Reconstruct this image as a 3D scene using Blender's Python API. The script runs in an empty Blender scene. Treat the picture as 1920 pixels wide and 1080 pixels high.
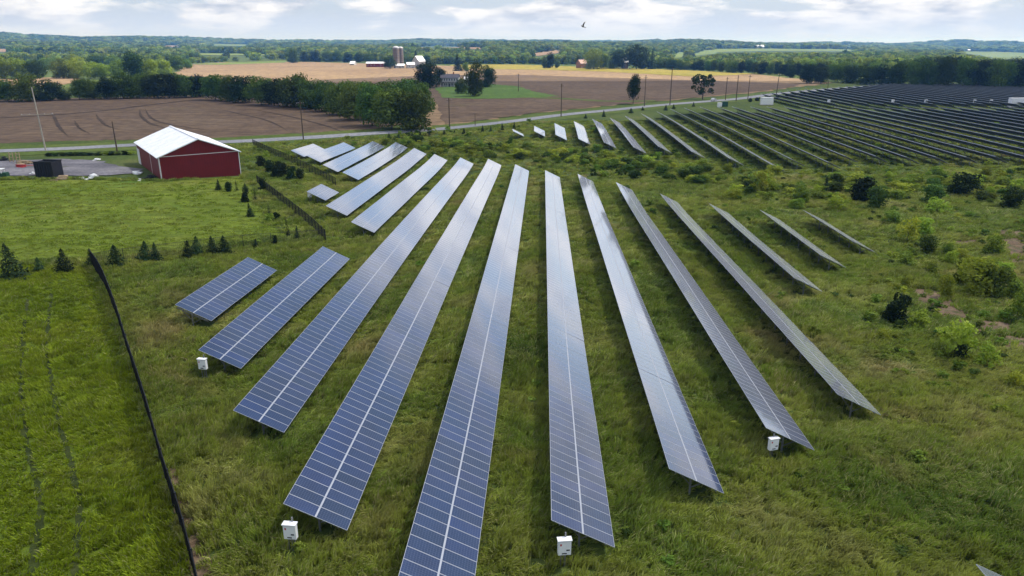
import bpy, bmesh, math, random
import numpy as np
from mathutils import Vector, Matrix
from mathutils.geometry import delaunay_2d_cdt

random.seed(7); rng = np.random.default_rng(7)
scene = bpy.context.scene
COL = scene.collection
PI = math.pi

# ------------------------------------------------------------------ camera
F = 1350.0; HOR = 84.0; CAMZ = 28.0
PITCH = math.atan((540 - HOR) / F)
cam = bpy.data.cameras.new('camera'); cam.sensor_width = 36; cam.lens = 36 * F / 1920
cam.clip_start = 0.5; cam.clip_end = 60000
co = bpy.data.objects.new('camera', cam); COL.objects.link(co)
co.location = (0, 0, CAMZ); co.rotation_euler = (PI / 2 - PITCH, 0, 0)
scene.camera = co

# ------------------------------------------------------------------ sky, sun, exposure
SUN_EL, SUN_AZ = math.radians(57), math.radians(62)
world = bpy.data.worlds.new('World'); scene.world = world; world.use_nodes = True
wt = world.node_tree; wt.nodes.clear()
def wn(t, **k):
    n = wt.nodes.new(t)
    for a, b in k.items(): setattr(n, a, b)
    return n
def wmath(op, a, b=None, clamp=False):
    n = wn('ShaderNodeMath', operation=op); n.use_clamp = clamp
    for i, v in enumerate((a, b)):
        if v is None: continue
        if isinstance(v, (int, float)): n.inputs[i].default_value = v
        else: wt.links.new(v, n.inputs[i])
    return n.outputs[0]
def wramp(fac, stops):
    n = wn('ShaderNodeValToRGB'); wt.links.new(fac, n.inputs[0])
    while len(n.color_ramp.elements) < len(stops): n.color_ramp.elements.new(.5)
    for e, (p, c) in zip(n.color_ramp.elements, stops):
        e.position = p; e.color = (*c, 1) if len(c) == 3 else c
    return n.outputs[0]
def wmix(f, a, b):
    n = wn('ShaderNodeMix', data_type='RGBA'); wt.links.new(f, n.inputs[0])
    for i, v in ((6, a), (7, b)):
        if isinstance(v, tuple): n.inputs[i].default_value = (*v, 1)
        else: wt.links.new(v, n.inputs[i])
    return n.outputs[2]
sky = wn('ShaderNodeTexSky', sky_type='NISHITA'); sky.sun_disc = False
sky.sun_elevation = SUN_EL; sky.sun_rotation = SUN_AZ
tc = wn('ShaderNodeTexCoord'); sp = wn('ShaderNodeSeparateXYZ'); wt.links.new(tc.outputs['Generated'], sp.inputs[0])
zc = wmath('MAXIMUM', sp.outputs[2], 0.0)
cb = wn('ShaderNodeMapping'); cb.inputs['Scale'].default_value = (1, 1, 4.2); wt.links.new(tc.outputs['Generated'], cb.inputs[0])
n1 = wn('ShaderNodeTexNoise'); n1.inputs['Scale'].default_value = 5.2; n1.inputs['Detail'].default_value = 8; n1.inputs['Roughness'].default_value = .58
n1.inputs['Distortion'].default_value = .25
wt.links.new(cb.outputs[0], n1.inputs['Vector'])
n2 = wn('ShaderNodeTexNoise'); n2.inputs['Scale'].default_value = 11; n2.inputs['Detail'].default_value = 6; n2.inputs['Roughness'].default_value = .6
wt.links.new(cb.outputs[0], n2.inputs['Vector'])
mask = wmath('MULTIPLY', wramp(n1.outputs[0], [(.44, (0, 0, 0)), (.51, (1, 1, 1))]), wramp(zc, [(.27, (1, 1, 1)), (.45, (.2, .2, .2))]))
cloudc = wramp(n2.outputs[0], [(.40, (3.5, 3.9, 4.8)), (.48, (5.3, 5.5, 6.1)), (.57, (6.9, 6.95, 7.2))])
blue = wmix(wramp(zc, [(0.0, (1, 1, 1)), (.22, (0, 0, 0))]), sky.outputs[0], (3.6, 4.25, 5.5))
c1 = wmix(mask, blue, cloudc)
hz = wramp(zc, [(0.0, (1, 1, 1)), (.018, (.7, .7, .7)), (.042, (.08, .08, .08)), (.09, (0, 0, 0))])
c2 = wmix(hz, c1, (4.6, 5.2, 6.8))
bg = wn('ShaderNodeBackground'); bg.inputs[1].default_value = 0.1
wt.links.new(c2, bg.inputs[0])
wo = wn('ShaderNodeOutputWorld'); wt.links.new(bg.outputs[0], wo.inputs[0])

sl = bpy.data.lights.new('sun', 'SUN'); sl.energy = 4.8; sl.angle = math.radians(.53); sl.color = (1, .95, .87)
so = bpy.data.objects.new('sun', sl); COL.objects.link(so)
SD = Vector((math.sin(SUN_AZ) * math.cos(SUN_EL), math.cos(SUN_AZ) * math.cos(SUN_EL), math.sin(SUN_EL)))
so.rotation_euler = SD.to_track_quat('Z', 'Y').to_euler(); so.location = (0, 0, 300)
scene.view_settings.view_transform = 'Standard'; scene.view_settings.look = 'None'
scene.view_settings.exposure = 0.65; scene.view_settings.gamma = 1
cy = scene.cycles
cy.max_bounces = 7; cy.diffuse_bounces = 3; cy.glossy_bounces = 3; cy.transmission_bounces = 4
cy.transparent_max_bounces = 10; cy.volume_bounces = 0; cy.use_denoising = True
cy.caustics_reflective = False; cy.caustics_refractive = False

# ------------------------------------------------------------------ materials
class MT:
    def __init__(s, name, rough=.9, spec=.2):
        s.m = bpy.data.materials.new(name); s.m.use_nodes = True; s.t = s.m.node_tree
        s.b = s.t.nodes['Principled BSDF']; s.b.inputs['Roughness'].default_value = rough
        s.b.inputs['Specular IOR Level'].default_value = spec
    def n(s, t, **k):
        x = s.t.nodes.new(t)
        for a, b in k.items(): setattr(x, a, b)
        return x
    def l(s, a, b): s.t.links.new(a, b)
    def noise(s, scale, detail=4, rough=.55, vec=None, dist=0):
        x = s.n('ShaderNodeTexNoise'); x.inputs['Scale'].default_value = scale; x.inputs['Detail'].default_value = detail
        x.inputs['Roughness'].default_value = rough; x.inputs['Distortion'].default_value = dist
        if vec is not None: s.l(vec, x.inputs['Vector'])
        return x.outputs[0]
    def pos(s, scale=(1, 1, 1), rot=0):
        g = s.n('ShaderNodeNewGeometry'); m = s.n('ShaderNodeMapping'); m.inputs['Scale'].default_value = scale
        m.inputs['Rotation'].default_value = (0, 0, rot); s.l(g.outputs['Position'], m.inputs[0]); return m.outputs[0]
    def ramp(s, fac, stops):
        x = s.n('ShaderNodeValToRGB'); s.l(fac, x.inputs[0])
        while len(x.color_ramp.elements) < len(stops): x.color_ramp.elements.new(.5)
        for e, (p, c) in zip(x.color_ramp.elements, stops): e.position = p; e.color = (*c, 1)
        return x.outputs[0]
    def mix(s, f, a, b, mode='MIX'):
        x = s.n('ShaderNodeMix', data_type='RGBA', blend_type=mode)
        if isinstance(f, (int, float)): x.inputs[0].default_value = f
        else: s.l(f, x.inputs[0])
        for i, v in ((6, a), (7, b)):
            if isinstance(v, tuple): x.inputs[i].default_value = (*v, 1)
            else: s.l(v, x.inputs[i])
        return x.outputs[2]
    def math(s, op, a, b=0.0):
        x = s.n('ShaderNodeMath', operation=op)
        for i, v in enumerate((a, b)):
            if isinstance(v, (int, float)): x.inputs[i].default_value = v
            else: s.l(v, x.inputs[i])
        return x.outputs[0]
    def color(s, c):
        if isinstance(c, tuple): s.b.inputs['Base Color'].default_value = (*c, 1)
        else: s.l(c, s.b.inputs['Base Color'])
        return s
    def bump(s, h, strength=.4, dist=.1):
        x = s.n('ShaderNodeBump'); x.inputs['Strength'].default_value = strength; x.inputs['Distance'].default_value = dist
        s.l(h, x.inputs['Height']); s.l(x.outputs[0], s.b.inputs['Normal'])

def simple(name, c, rough=.6, spec=.3, metal=0, var=.18, vs=1.5):
    k = MT(name, rough, spec); k.b.inputs['Metallic'].default_value = metal
    o = k.n('ShaderNodeTexCoord')
    f = k.noise(vs, 5, .6, o.outputs['Object'])
    lo = tuple(x * (1 - var) for x in c); hi = tuple(min(1, x * (1 + var)) for x in c)
    k.color(k.ramp(f, [(.3, lo), (.7, hi)])); return k.m

def ground_mat(name, lo, mid, hi, s1=.05, s2=.9, streak=None, patch=None, bump=.5):
    k = MT(name, .95, .1)
    a = k.noise(s1, 4, .6, k.pos(), .4); b = k.noise(s2, 6, .7, k.pos())
    c = k.ramp(a, [(.3, lo), (.52, mid), (.72, hi)])
    d = k.ramp(b, [(.25, (.45, .45, .45)), (.5, (.95, .95, .95)), (.78, (1.5, 1.5, 1.4))])
    c = k.mix(1.0, c, d, 'MULTIPLY')
    if streak:
        sc, rot, amt = streak
        e = k.noise(1.0, 4, .6, k.pos(sc, rot))
        c = k.mix(1.0, c, k.ramp(e, [(.3, (1 - amt,) * 3), (.7, (1 + amt,) * 3)]), 'MULTIPLY')
    if patch:
        pc, ps, pt = patch
        e = k.noise(ps, 5, .65, k.pos(), .6)
        c = k.mix(k.ramp(e, [(pt, (0, 0, 0)), (pt + .12, (1, 1, 1))]), c, pc)
    k.color(c); k.bump(b, bump, .3); return k.m

M = {}
M['ground'] = ground_mat('meadow_ground', (.045, .070, .016), (.070, .100, .022), (.105, .120, .036), .045, 1.1, patch=((.105, .088, .040), .03, .62))
M['lawn'] = ground_mat('mown_lawn', (.080, .120, .010), (.110, .148, .016), (.165, .18, .034), .04, 1.6, streak=((.10, 1.1, 1), .12, .38), patch=((.085, .15, .02), .02, .58))
M['paddock'] = ground_mat('paddock_ground', (.065, .10, .010), (.085, .12, .012), (.11, .135, .022), .06, 1.2, patch=((.10, .095, .03), .05, .64))
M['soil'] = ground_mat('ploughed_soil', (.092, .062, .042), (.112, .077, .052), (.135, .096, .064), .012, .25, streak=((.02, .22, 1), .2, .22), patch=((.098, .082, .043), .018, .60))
M['stubble'] = ground_mat('straw_stubble', (.20, .134, .078), (.235, .162, .096), (.27, .195, .11), .008, .12, streak=((.01, .12, 1), .05, .12))
M['crop'] = ground_mat('ripening_crop', (.19, .165, .030), (.235, .195, .036), (.26, .215, .056), .01, .12, streak=((.008, .1, 1), .0, .12))
M['green'] = ground_mat('pasture', (.10, .145, .030), (.135, .18, .045), (.17, .20, .065), .01, .15)
M['yard'] = ground_mat('house_lawn', (.060, .115, .022), (.08, .14, .028), (.10, .155, .04), .03, .5)
M['verge'] = ground_mat('road_verge', (.06, .095, .016), (.085, .12, .024), (.115, .135, .035), .05, .8)
M['dirt'] = ground_mat('bare_dirt', (.11, .075, .048), (.15, .105, .07), (.20, .15, .10), .3, 1.6, patch=((.055, .07, .02), .5, .52))
M['gravel'] = ground_mat('gravel_pad', (.11, .105, .12), (.16, .155, .175), (.22, .21, .22), .09, 1.4, streak=((.06, .3, 1), .05, .25), patch=((.085, .095, .04), .11, .58))
M['asphalt'] = ground_mat('worn_asphalt', (.19, .195, .22), (.23, .235, .26), (.27, .27, .29), .03, 1.0, bump=.1)
M['track'] = ground_mat('pressed_track', (.026, .037, .010), (.038, .052, .013), (.06, .065, .022), .3, 1.5)

def leaf_mat(name, dark, mid, light, trans=.25, vscale=.6, brown=None):
    """foliage: tint by plant (object random) and by position, part translucent"""
    k = MT(name, .8, .08)
    oi = k.n('ShaderNodeObjectInfo'); g = k.n('ShaderNodeNewGeometry')
    f = k.noise(vscale, 3, .6, g.outputs['Position'])
    c = k.ramp(f, [(.3, tuple(1.35 * q for q in dark)), (.52, tuple(1.35 * q for q in mid)), (.72, tuple(1.35 * q for q in light))])
    hs = k.n('ShaderNodeHueSaturation')
    k.l(c, hs.inputs['Color'])
    k.l(k.math('ADD', k.math('MULTIPLY', oi.outputs['Random'], .05), .467), hs.inputs['Hue'])
    k.l(k.math('ADD', k.math('MULTIPLY', k.math('FRACT', k.math('MULTIPLY', oi.outputs['Random'], 37.7)), 1.0), .55), hs.inputs['Value'])
    c = hs.outputs[0]
    k.color(c)
    tr = k.n('ShaderNodeBsdfTranslucent'); k.l(k.mix(1.0, c, (1.25, 1.25, .7), 'MULTIPLY'), tr.inputs[0])
    ms = k.n('ShaderNodeMixShader'); ms.inputs[0].default_value = trans
    k.l(k.b.outputs[0], ms.inputs[1]); k.l(tr.outputs[0], ms.inputs[2])
    k.l(ms.outputs[0], k.t.nodes['Material Output'].inputs[0]); return k.m
M['leaf'] = leaf_mat('leaf_broad', (.025, .050, .009), (.042, .076, .014), (.066, .104, .021))
M['leaf_light'] = leaf_mat('leaf_light', (.065, .115, .016), (.10, .155, .024), (.14, .19, .038), .32)
M['leaf_yellow'] = leaf_mat('leaf_yellow', (.10, .15, .018), (.15, .20, .026), (.20, .24, .042), .36)
M['leaf_dark'] = leaf_mat('leaf_dark', (.009, .019, .006), (.015, .029, .009), (.024, .042, .012), .12)
M['wood_light'] = leaf_mat('wood_light', (.085, .13, .025), (.12, .165, .032), (.16, .20, .045), .35, .02)
M['wood'] = leaf_mat('wood', (.05, .085, .018), (.08, .12, .026), (.12, .16, .036), .3, .02)
M['needle'] = leaf_mat('needle', (.007, .016, .006), (.012, .025, .009), (.021, .038, .013), .08)
M['bark'] = simple('bark', (.09, .07, .05), .9, .1)

def grass_mat(name, cols, scale, brown, bt):
    """tufts tinted by where they stand"""
    k = MT(name, .7, .25)
    oi = k.n('ShaderNodeObjectInfo')
    f = k.noise(scale, 4, .6, oi.outputs['Location'], .5); f2 = k.noise(scale * 6, 3, .6, oi.outputs['Location'])
    c = k.ramp(f, list(zip((.3, .44, .56, .7), cols)))
    e = k.noise(scale * .55, 4, .65, oi.outputs['Location'], .7)
    c = k.mix(k.ramp(e, [(bt, (0, 0, 0)), (bt + .14, (1, 1, 1))]), c, brown)
    hs = k.n('ShaderNodeHueSaturation'); k.l(c, hs.inputs['Color'])
    v = k.math('ADD', k.math('MULTIPLY', oi.outputs['Random'], .55), k.math('MULTIPLY', f2, .9))
    k.l(k.math('ADD', v, .28), hs.inputs['Value'])
    k.color(hs.outputs[0])
    tr = k.n('ShaderNodeBsdfTranslucent'); k.l(hs.outputs[0], tr.inputs[0])
    ms = k.n('ShaderNodeMixShader'); ms.inputs[0].default_value = .36
    k.l(k.b.outputs[0], ms.inputs[1]); k.l(tr.outputs[0], ms.inputs[2])
    k.l(ms.outputs[0], k.t.nodes['Material Output'].inputs[0]); return k.m
M['grass'] = grass_mat('tall_grass', [(.12, .19, .026), (.20, .275, .034), (.28, .325, .048), (.37, .37, .11)], .085, (.40, .33, .13), .56)
M['grass_paddock'] = grass_mat('paddock_grass', [(.17, .24, .010), (.225, .30, .013), (.265, .325, .020), (.31, .335, .045)], .07, (.30, .24, .06), .60)

M['glass'] = None
def glass_mat():
    k = MT('solar_cells', .06, .5); k.b.inputs['IOR'].default_value = 1.3
    uv = k.n('ShaderNodeUVMap'); s = k.n('ShaderNodeSeparateXYZ'); k.l(uv.outputs[0], s.inputs[0])
    fx = k.math('ABSOLUTE', k.math('SUBTRACT', k.math('FRACT', k.math('MULTIPLY', s.outputs[0], 6)), .5))
    fy = k.math('ABSOLUTE', k.math('SUBTRACT', k.math('FRACT', k.math('MULTIPLY', s.outputs[1], 12)), .5))
    line = k.math('GREATER_THAN', k.math('MAXIMUM', fx, fy), .455)
    f = k.noise(.35, 3, .6, k.pos())
    cell = k.ramp(f, [(.25, (.008, .017, .055)), (.75, (.014, .031, .098))])
    oi = k.n('ShaderNodeObjectInfo'); hv = k.n('ShaderNodeHueSaturation'); k.l(cell, hv.inputs['Color']); k.l(k.math('ADD', k.math('MULTIPLY', oi.outputs['Random'], .5), .75), hv.inputs['Value']); k.l(k.math('ADD', k.math('MULTIPLY', oi.outputs['Random'], .016), .485), hv.inputs['Hue']); cell = hv.outputs[0]
    k.color(k.mix(line, cell, (.07, .09, .15)))
    lw = k.n('ShaderNodeLayerWeight'); lw.inputs['Blend'].default_value = .5
    gl = k.n('ShaderNodeBsdfGlossy'); gl.inputs['Roughness'].default_value = .07; gl.inputs['Color'].default_value = (.96, .97, 1, 1)
    g2 = k.n('ShaderNodeBsdfGlossy'); g2.inputs['Roughness'].default_value = .42; g2.inputs['Color'].default_value = (.92, .94, 1, 1)
    m2 = k.n('ShaderNodeMixShader'); m2.inputs[0].default_value = .26; k.l(gl.outputs[0], m2.inputs[1]); k.l(g2.outputs[0], m2.inputs[2])
    ms = k.n('ShaderNodeMixShader'); k.l(k.ramp(lw.outputs['Facing'], [(.45, (.05,) * 3), (.58, (.12,) * 3), (.66, (.27,) * 3), (.76, (.62,) * 3), (.9, (.84,) * 3)]), ms.inputs[0])
    k.l(k.b.outputs[0], ms.inputs[1]); k.l(m2.outputs[0], ms.inputs[2]); k.l(ms.outputs[0], k.t.nodes['Material Output'].inputs[0])
    return k.m
M['glass'] = glass_mat()
M['alu'] = simple('anodised_aluminium', (.40, .42, .47), .4, .5, .35, .06)
M['backsheet'] = simple('shaded_backsheet', (.075, .10, .15), .6, .3)  # whitish sheet coloured dark navy, shade on the backs put into the colour
M['steel'] = simple('galvanised_steel', (.22, .225, .23), .5, .5, .5, .2, 3)
M['white_paint'] = simple('white_enamel', (.78, .79, .80), .4, .4, 0, .05)
M['red_siding'] = None
def siding(name, c, period=.6, axis='U', dk=.78):
    k = MT(name, .55, .3); uv = k.n('ShaderNodeUVMap'); s = k.n('ShaderNodeSeparateXYZ'); k.l(uv.outputs[0], s.inputs[0])
    fr = k.math('FRACT', k.math('DIVIDE', s.outputs[0 if axis == 'U' else 1], period))
    rib = k.math('LESS_THAN', fr, .12)
    n = k.noise(.4, 5, .65, uv.outputs[0])
    base = k.ramp(n, [(.3, tuple(x * .82 for x in c)), (.7, tuple(x * 1.12 for x in c))])
    k.color(k.mix(rib, base, tuple(x * dk for x in c))); return k.m
M['red_siding'] = siding('red_steel_siding', (.150, .0075, .0085))
M['white_roof'] = siding('white_steel_roof', (.82, .84, .88), .9, dk=.975)
M['white_wall'] = siding('white_siding', (.46, .46, .45), .25, 'V')
M['dark_roof'] = siding('shingle_roof', (.085, .08, .095), .3, 'V')
M['brick'] = siding('brick_wall', (.30, .14, .09), .2, 'V')
M['cap'] = simple('dull_cap', (.42, .42, .43), .6, .3)
M['silo'] = siding('concrete_stave', (.16, .125, .105), .8, 'V')
M['black'] = simple('black_coating', (.008, .008, .010), .6, .3)
M['charcoal'] = simple('charcoal_steel', (.011, .012, .017), .55, .4)
M['wood_pole'] = simple('weathered_pole', (.10, .075, .055), .9, .1)
M['pale_pole'] = simple('pale_timber_pole', (.40, .36, .31), .85, .1)
M['pane'] = simple('window_pane', (.03, .035, .045), .15, .5)
M['timber'] = simple('pale_timber', (.36, .27, .17), .8, .2)
M['red_paint'] = simple('red_paint', (.35, .03, .03), .5, .3)
M['green_paint'] = simple('green_paint', (.02, .07, .04), .5, .3)
M['sticker_red'] = simple('red_sticker', (.45, .03, .03), .5, .3)
M['feather'] = simple('dark_feather', (.012, .012, .015), .7, .2)
M['rubber'] = simple('rubber', (.015, .015, .016), .8, .2)
M['car_paint'] = simple('silver_car_paint', (.5, .51, .53), .3, .5, .3, .05)

# ------------------------------------------------------------------ terrain
AZ = math.atan2(58, 1412)                                         # rows run 2.4 degrees right of straight ahead
RV = np.array([math.cos(AZ), -math.sin(AZ)]); FV = np.array([math.sin(AZ), math.cos(AZ)])
CTRL = [(-38, 69, -.3), (-30, 58, -.35), (-38, 90, -.8), (-30, 98, -1.1), (-23, 47, -.15), (-15, 36, 0), (-7, 30, 0), (1, 33, -.1), (9, 41, -.5), (16, 47, -.7),
        (24, 53, -1.2), (32, 88, -2.2), (40, 100, -2.7), (48, 108, -2.9), (-23, 200, -4.2), (-15, 199, -4.4), (-7, 191, -4.4), (1, 180, -4.1), (9, 172, -3.7),
        (16, 158, -3.35), (24, 147, -3.3), (32, 136, -3.3), (40, 131, -3.15), (48, 130, -3.0), (-30, 111, -1.4), (-30, 205, -3.9), (-38, 124, -1.6), (-38, 217, -3.9),
        (-46, 165, -2.4), (-46, 228, -3.6), (-54, 175, -2.4), (-54, 231, -3.6), (-69, 198, -2.1), (-69, 217, -2.8), (-46, 143, -1.9), (0, 110, -2.1), (-12, 110, -2.0),
        (33, 200, -2.3), (48, 200, -2.3), (64, 190, -2.3), (95, 193, -2.1), (119, 194, -2.1), (160, 200, -2.0), (-10, 260, -1.7), (5, 258, -1.6), (25, 270, -1.5), (48, 300, -1.4), (64, 337, -1.5),
        (95, 344, -1.5), (119, 345, -1.6), (200, 345, -1.6), (200, 260, -1.8), (90, 100, -3.2), (80, 60, -2.4), (60, 40, -1.6), (40, 20, -.8), (120, 140, -2.8),
        (-60, 60, .2), (-60, 100, -.5), (-80, 150, -.8), (-120, 150, -.5), (-110, 90, 0), (-160, 200, -1), (-100, 260, -2.0), (-20, 300, -2.0), (0, 0, .3), (-40, 0, .4), (60, -20, -.5), (0, -60, .5),
        (-100, 0, .3), (-250, 100, 0), (200, 60, -2), (260, 180, -2), (-250, 300, -1), (-100, 400, -1), (100, 420, -1.4), (300, 420, -1.5), (0, 520, -1), (250, 540, -1.2), (-300, 450, -1), (420, 350, -1.5)]
CP = np.array([tuple(a * RV + b * FV) + (z,) for a, b, z in CTRL])
def _tps(d2): return np.where(d2 > 1e-9, .5 * d2 * np.log(np.maximum(d2, 1e-9)), 0)
def _fit():
    n = len(CP); xy = CP[:, :2] / 100
    K = _tps(((xy[:, None] - xy[None]) ** 2).sum(-1)) + np.eye(n) * .004
    Pm = np.hstack([np.ones((n, 1)), xy]); A = np.zeros((n + 3, n + 3)); A[:n, :n] = K; A[:n, n:] = Pm; A[n:, :n] = Pm.T
    return np.linalg.solve(A, np.concatenate([CP[:, 2], np.zeros(3)]))
WT = _fit()
def _hash(ix, iy, s):
    h = np.sin(ix * 127.1 + iy * 311.7 + s * 74.7) * 43758.5453
    return h - np.floor(h)
def vnoise(x, y, s=0):
    ix, iy = np.floor(x), np.floor(y); fx, fy = x - ix, y - iy
    fx = fx * fx * (3 - 2 * fx); fy = fy * fy * (3 - 2 * fy)
    a, b, c, d = _hash(ix, iy, s), _hash(ix + 1, iy, s), _hash(ix, iy + 1, s), _hash(ix + 1, iy + 1, s)
    return (a * (1 - fx) + b * fx) * (1 - fy) + (c * (1 - fx) + d * fx) * fy
def sstep(a, b, x):
    t = np.clip((x - a) / (b - a), 0, 1); return t * t * (3 - 2 * t)
RIDGE_U = [-300, 0, 150, 300, 420, 480, 600, 720, 800, 1000, 1150, 1280, 1450, 1600, 1750, 1920, 2300]
RIDGE_V = [66, 70, 73, 76, 80, 81, 82, 84, 80, 80, 81, 83, 85, 85, 85, 84, 84]
def terrain(x, y):
    x = np.asarray(x, float); y = np.asarray(y, float); shp = x.shape
    x = x.ravel(); y = y.ravel()
    r = np.hypot(x, y)
    z = np.full(x.shape, -1.0)
    near = np.where(r < 620)[0]
    for k in range(0, len(near), 20000):
        i = near[k:k + 20000]
        q = np.stack([x[i], y[i]], 1) / 100
        d2 = ((q[:, None] - CP[None, :, :2] / 100) ** 2).sum(-1)
        t = _tps(d2) @ WT[:-3] + WT[-3] + q @ WT[-2:]
        w = 1 - sstep(380, 610, r[i])
        z[i] = np.clip(t, -6, 3) * w - 1.0 * (1 - w)
    u = 960 + F * np.tan(np.clip(np.arctan2(x, y), -1.2, 1.2))
    rv = np.interp(u, RIDGE_U, RIDGE_V)
    top = CAMZ + 6200 * (HOR - rv) / F - 8
    t = np.clip((r - 1000) / 5000, 0, 1)
    hill = top * t ** 1.15
    lump = (vnoise(x / 900, y / 900, 1) - .5) * 52 + (vnoise(x / 380, y / 380, 2) - .5) * 20
    hill = hill + lump * sstep(1000, 2600, r) * (1 - .45 * sstep(4500, 6000, r))
    hill = hill - sstep(6600, 12000, r) * 60
    return (z + hill).reshape(shp)
def tz(x, y): return float(terrain(np.array([x]), np.array([y]))[0])

def ray(u, v):
    x = (u - 960) / F; y = -(v - 540) / F
    return np.array([x, math.cos(PITCH) + y * math.sin(PITCH), -math.sin(PITCH) + y * math.cos(PITCH)])
def at(u, v, h=0.0):
    """ground point (lifted h) seen at a photo pixel"""
    d = ray(u, v)
    s = np.geomspace(18, 9000, 900)
    g = CAMZ + s * d[2] - terrain(s * d[0], s * d[1]) - h
    k = np.where(g < 0)[0]
    if len(k) == 0: s1 = 6000.
    else:
        k = max(k[0], 1); a, b = s[k - 1], s[k]
        ss = np.linspace(a, b, 60); gg = CAMZ + ss * d[2] - terrain(ss * d[0], ss * d[1]) - h
        j = np.where(gg < 0)[0]; j = max(j[0], 1) if len(j) else 59
        t = gg[j - 1] / (gg[j - 1] - gg[j] + 1e-12); s1 = ss[j - 1] + (ss[j] - ss[j - 1]) * t
    return Vector((s1 * d[0], s1 * d[1], CAMZ + s1 * d[2] - h))
def proj(x, y, z):
    dz = z - CAMZ
    c = y * math.cos(PITCH) - dz * math.sin(PITCH); up = y * math.sin(PITCH) + dz * math.cos(PITCH)
    return 960 + F * x / c, 540 - F * up / c
def depth(p): return p.y * math.cos(PITCH) - (p.z - CAMZ) * math.sin(PITCH)

# ------------------------------------------------------------------ object helpers
def link(name, mesh, parent=None):
    o = bpy.data.objects.new(name, mesh); COL.objects.link(o)
    if parent is not None: o.parent = parent
    return o
def tag(o, label=None, cat=None, group=None, kind=None):
    if label: o['label'] = label
    if cat: o['category'] = cat
    if group: o['group'] = group
    if kind: o['kind'] = kind
    return o
def empty(name, loc, rz=0):
    o = bpy.data.objects.new(name, None); COL.objects.link(o); o.location = loc; o.rotation_euler.z = rz
    o.empty_display_size = .2; return o
def pymesh(name, V, Fc, mats, idx=None, uv=None, smooth=False):
    me = bpy.data.meshes.new(name)
    me.from_pydata([tuple(v) for v in V], [], [tuple(f) for f in Fc])
    for m in mats: me.materials.append(m)
    if idx is not None: me.polygons.foreach_set('material_index', np.asarray(idx, np.int32))
    if uv is not None:
        l = me.uv_layers.new(name='UVMap'); l.data.foreach_set('uv', np.asarray(uv, np.float32).ravel())
    if smooth: me.polygons.foreach_set('use_smooth', np.ones(len(me.polygons), bool))
    me.update(); return me
class MB:
    def __init__(s): s.v = []; s.f = []; s.i = []; s.uv = []
    def face(s, pts, mi=0, uv=None):
        n = len(s.v); s.v += [tuple(p) for p in pts]; s.f.append(tuple(range(n, n + len(pts)))); s.i.append(mi)
        if uv is None:
            p = [Vector(q) for q in pts]; e = (p[1] - p[0]); nn = e.cross(p[2] - p[0])
            if abs(nn.z) < .7 * nn.length:                            # wall: U along the ground, V up
                h = Vector((-nn.y, nn.x, 0)).normalized() if nn.length > 1e-9 else Vector((1, 0, 0))
                uv = [(q.dot(h), q.z) for q in p]
            else:
                e = e.normalized() if e.length > 1e-9 else Vector((1, 0, 0)); g = nn.normalized().cross(e)
                uv = [(q.dot(e), q.dot(g)) for q in p]
        s.uv += [tuple(t) for t in uv]; return s
    def box(s, c, d, rot=None, mi=0):
        R = rot if rot is not None else Matrix.Identity(3); c = Vector(c)
        P = {}
        for a in (-1, 1):
            for b in (-1, 1):
                for e in (-1, 1): P[a, b, e] = c + R @ Vector((a * d[0] / 2, b * d[1] / 2, e * d[2] / 2))
        for q in (((-1, -1, -1), (-1, 1, -1), (1, 1, -1), (1, -1, -1)), ((-1, -1, 1), (1, -1, 1), (1, 1, 1), (-1, 1, 1)), ((-1, -1, -1), (1, -1, -1), (1, -1, 1), (-1, -1, 1)),
                  ((1, -1, -1), (1, 1, -1), (1, 1, 1), (1, -1, 1)), ((1, 1, -1), (-1, 1, -1), (-1, 1, 1), (1, 1, 1)), ((-1, 1, -1), (-1, -1, -1), (-1, -1, 1), (-1, 1, 1))):
            s.face([P[k] for k in q], mi)
        return s
    def bar(s, a, b, w, h=None, mi=0):
        a, b = Vector(a), Vector(b); d = b - a
        if d.length < 1e-6: return s
        return s.box((a + b) / 2, (w, h or w, d.length), d.to_track_quat('Z', 'Y').to_matrix(), mi)
    def tube(s, pts, rad, n=8, mi=0, cap=True):
        rings = []
        for k, p in enumerate(pts):
            p = Vector(p); d = (Vector(pts[min(k + 1, len(pts) - 1)]) - Vector(pts[max(k - 1, 0)])).normalized()
            R = d.to_track_quat('Z', 'Y').to_matrix(); r = rad[k] if isinstance(rad, (list, tuple)) else rad
            rings.append([p + R @ Vector((r * math.cos(2 * PI * j / n), r * math.sin(2 * PI * j / n), 0)) for j in range(n)])
        for A, B in zip(rings, rings[1:]):
            for j in range(n):
                s.face([A[j], A[(j + 1) % n], B[(j + 1) % n], B[j]], mi)
        if cap: s.face(rings[0][::-1], mi); s.face(rings[-1], mi)
        return s
    def build(s, name, mats, parent=None, smooth=False):
        if not isinstance(mats, (list, tuple)): mats = [mats]
        return link(name, pymesh(name, s.v, s.f, mats, s.i, s.uv, smooth), parent)
def copy_tree(o, parent=None):
    c = o.copy(); COL.objects.link(c); c.parent = parent
    for ch in list(o.children): copy_tree(ch, c)
    return c
ORD = ['first', 'second', 'third', 'fourth', 'fifth', 'sixth', 'seventh', 'eighth', 'ninth', 'tenth', 'eleventh', 'twelfth', 'thirteenth', 'fourteenth', 'fifteenth', 'sixteenth', 'seventeenth',
       'eighteenth', 'nineteenth', 'twentieth']
TENS = {2: ('twenty', 'twentieth'), 3: ('thirty', 'thirtieth'), 4: ('forty', 'fortieth'), 5: ('fifty', 'fiftieth'), 6: ('sixty', 'sixtieth'), 7: ('seventy', 'seventieth')}
def nth(k):
    if k < 20: return ORD[k]
    t, u = divmod(k + 1, 10)
    return TENS[t][1] if u == 0 else TENS[t][0] + '-' + ORD[u - 1]

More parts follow.
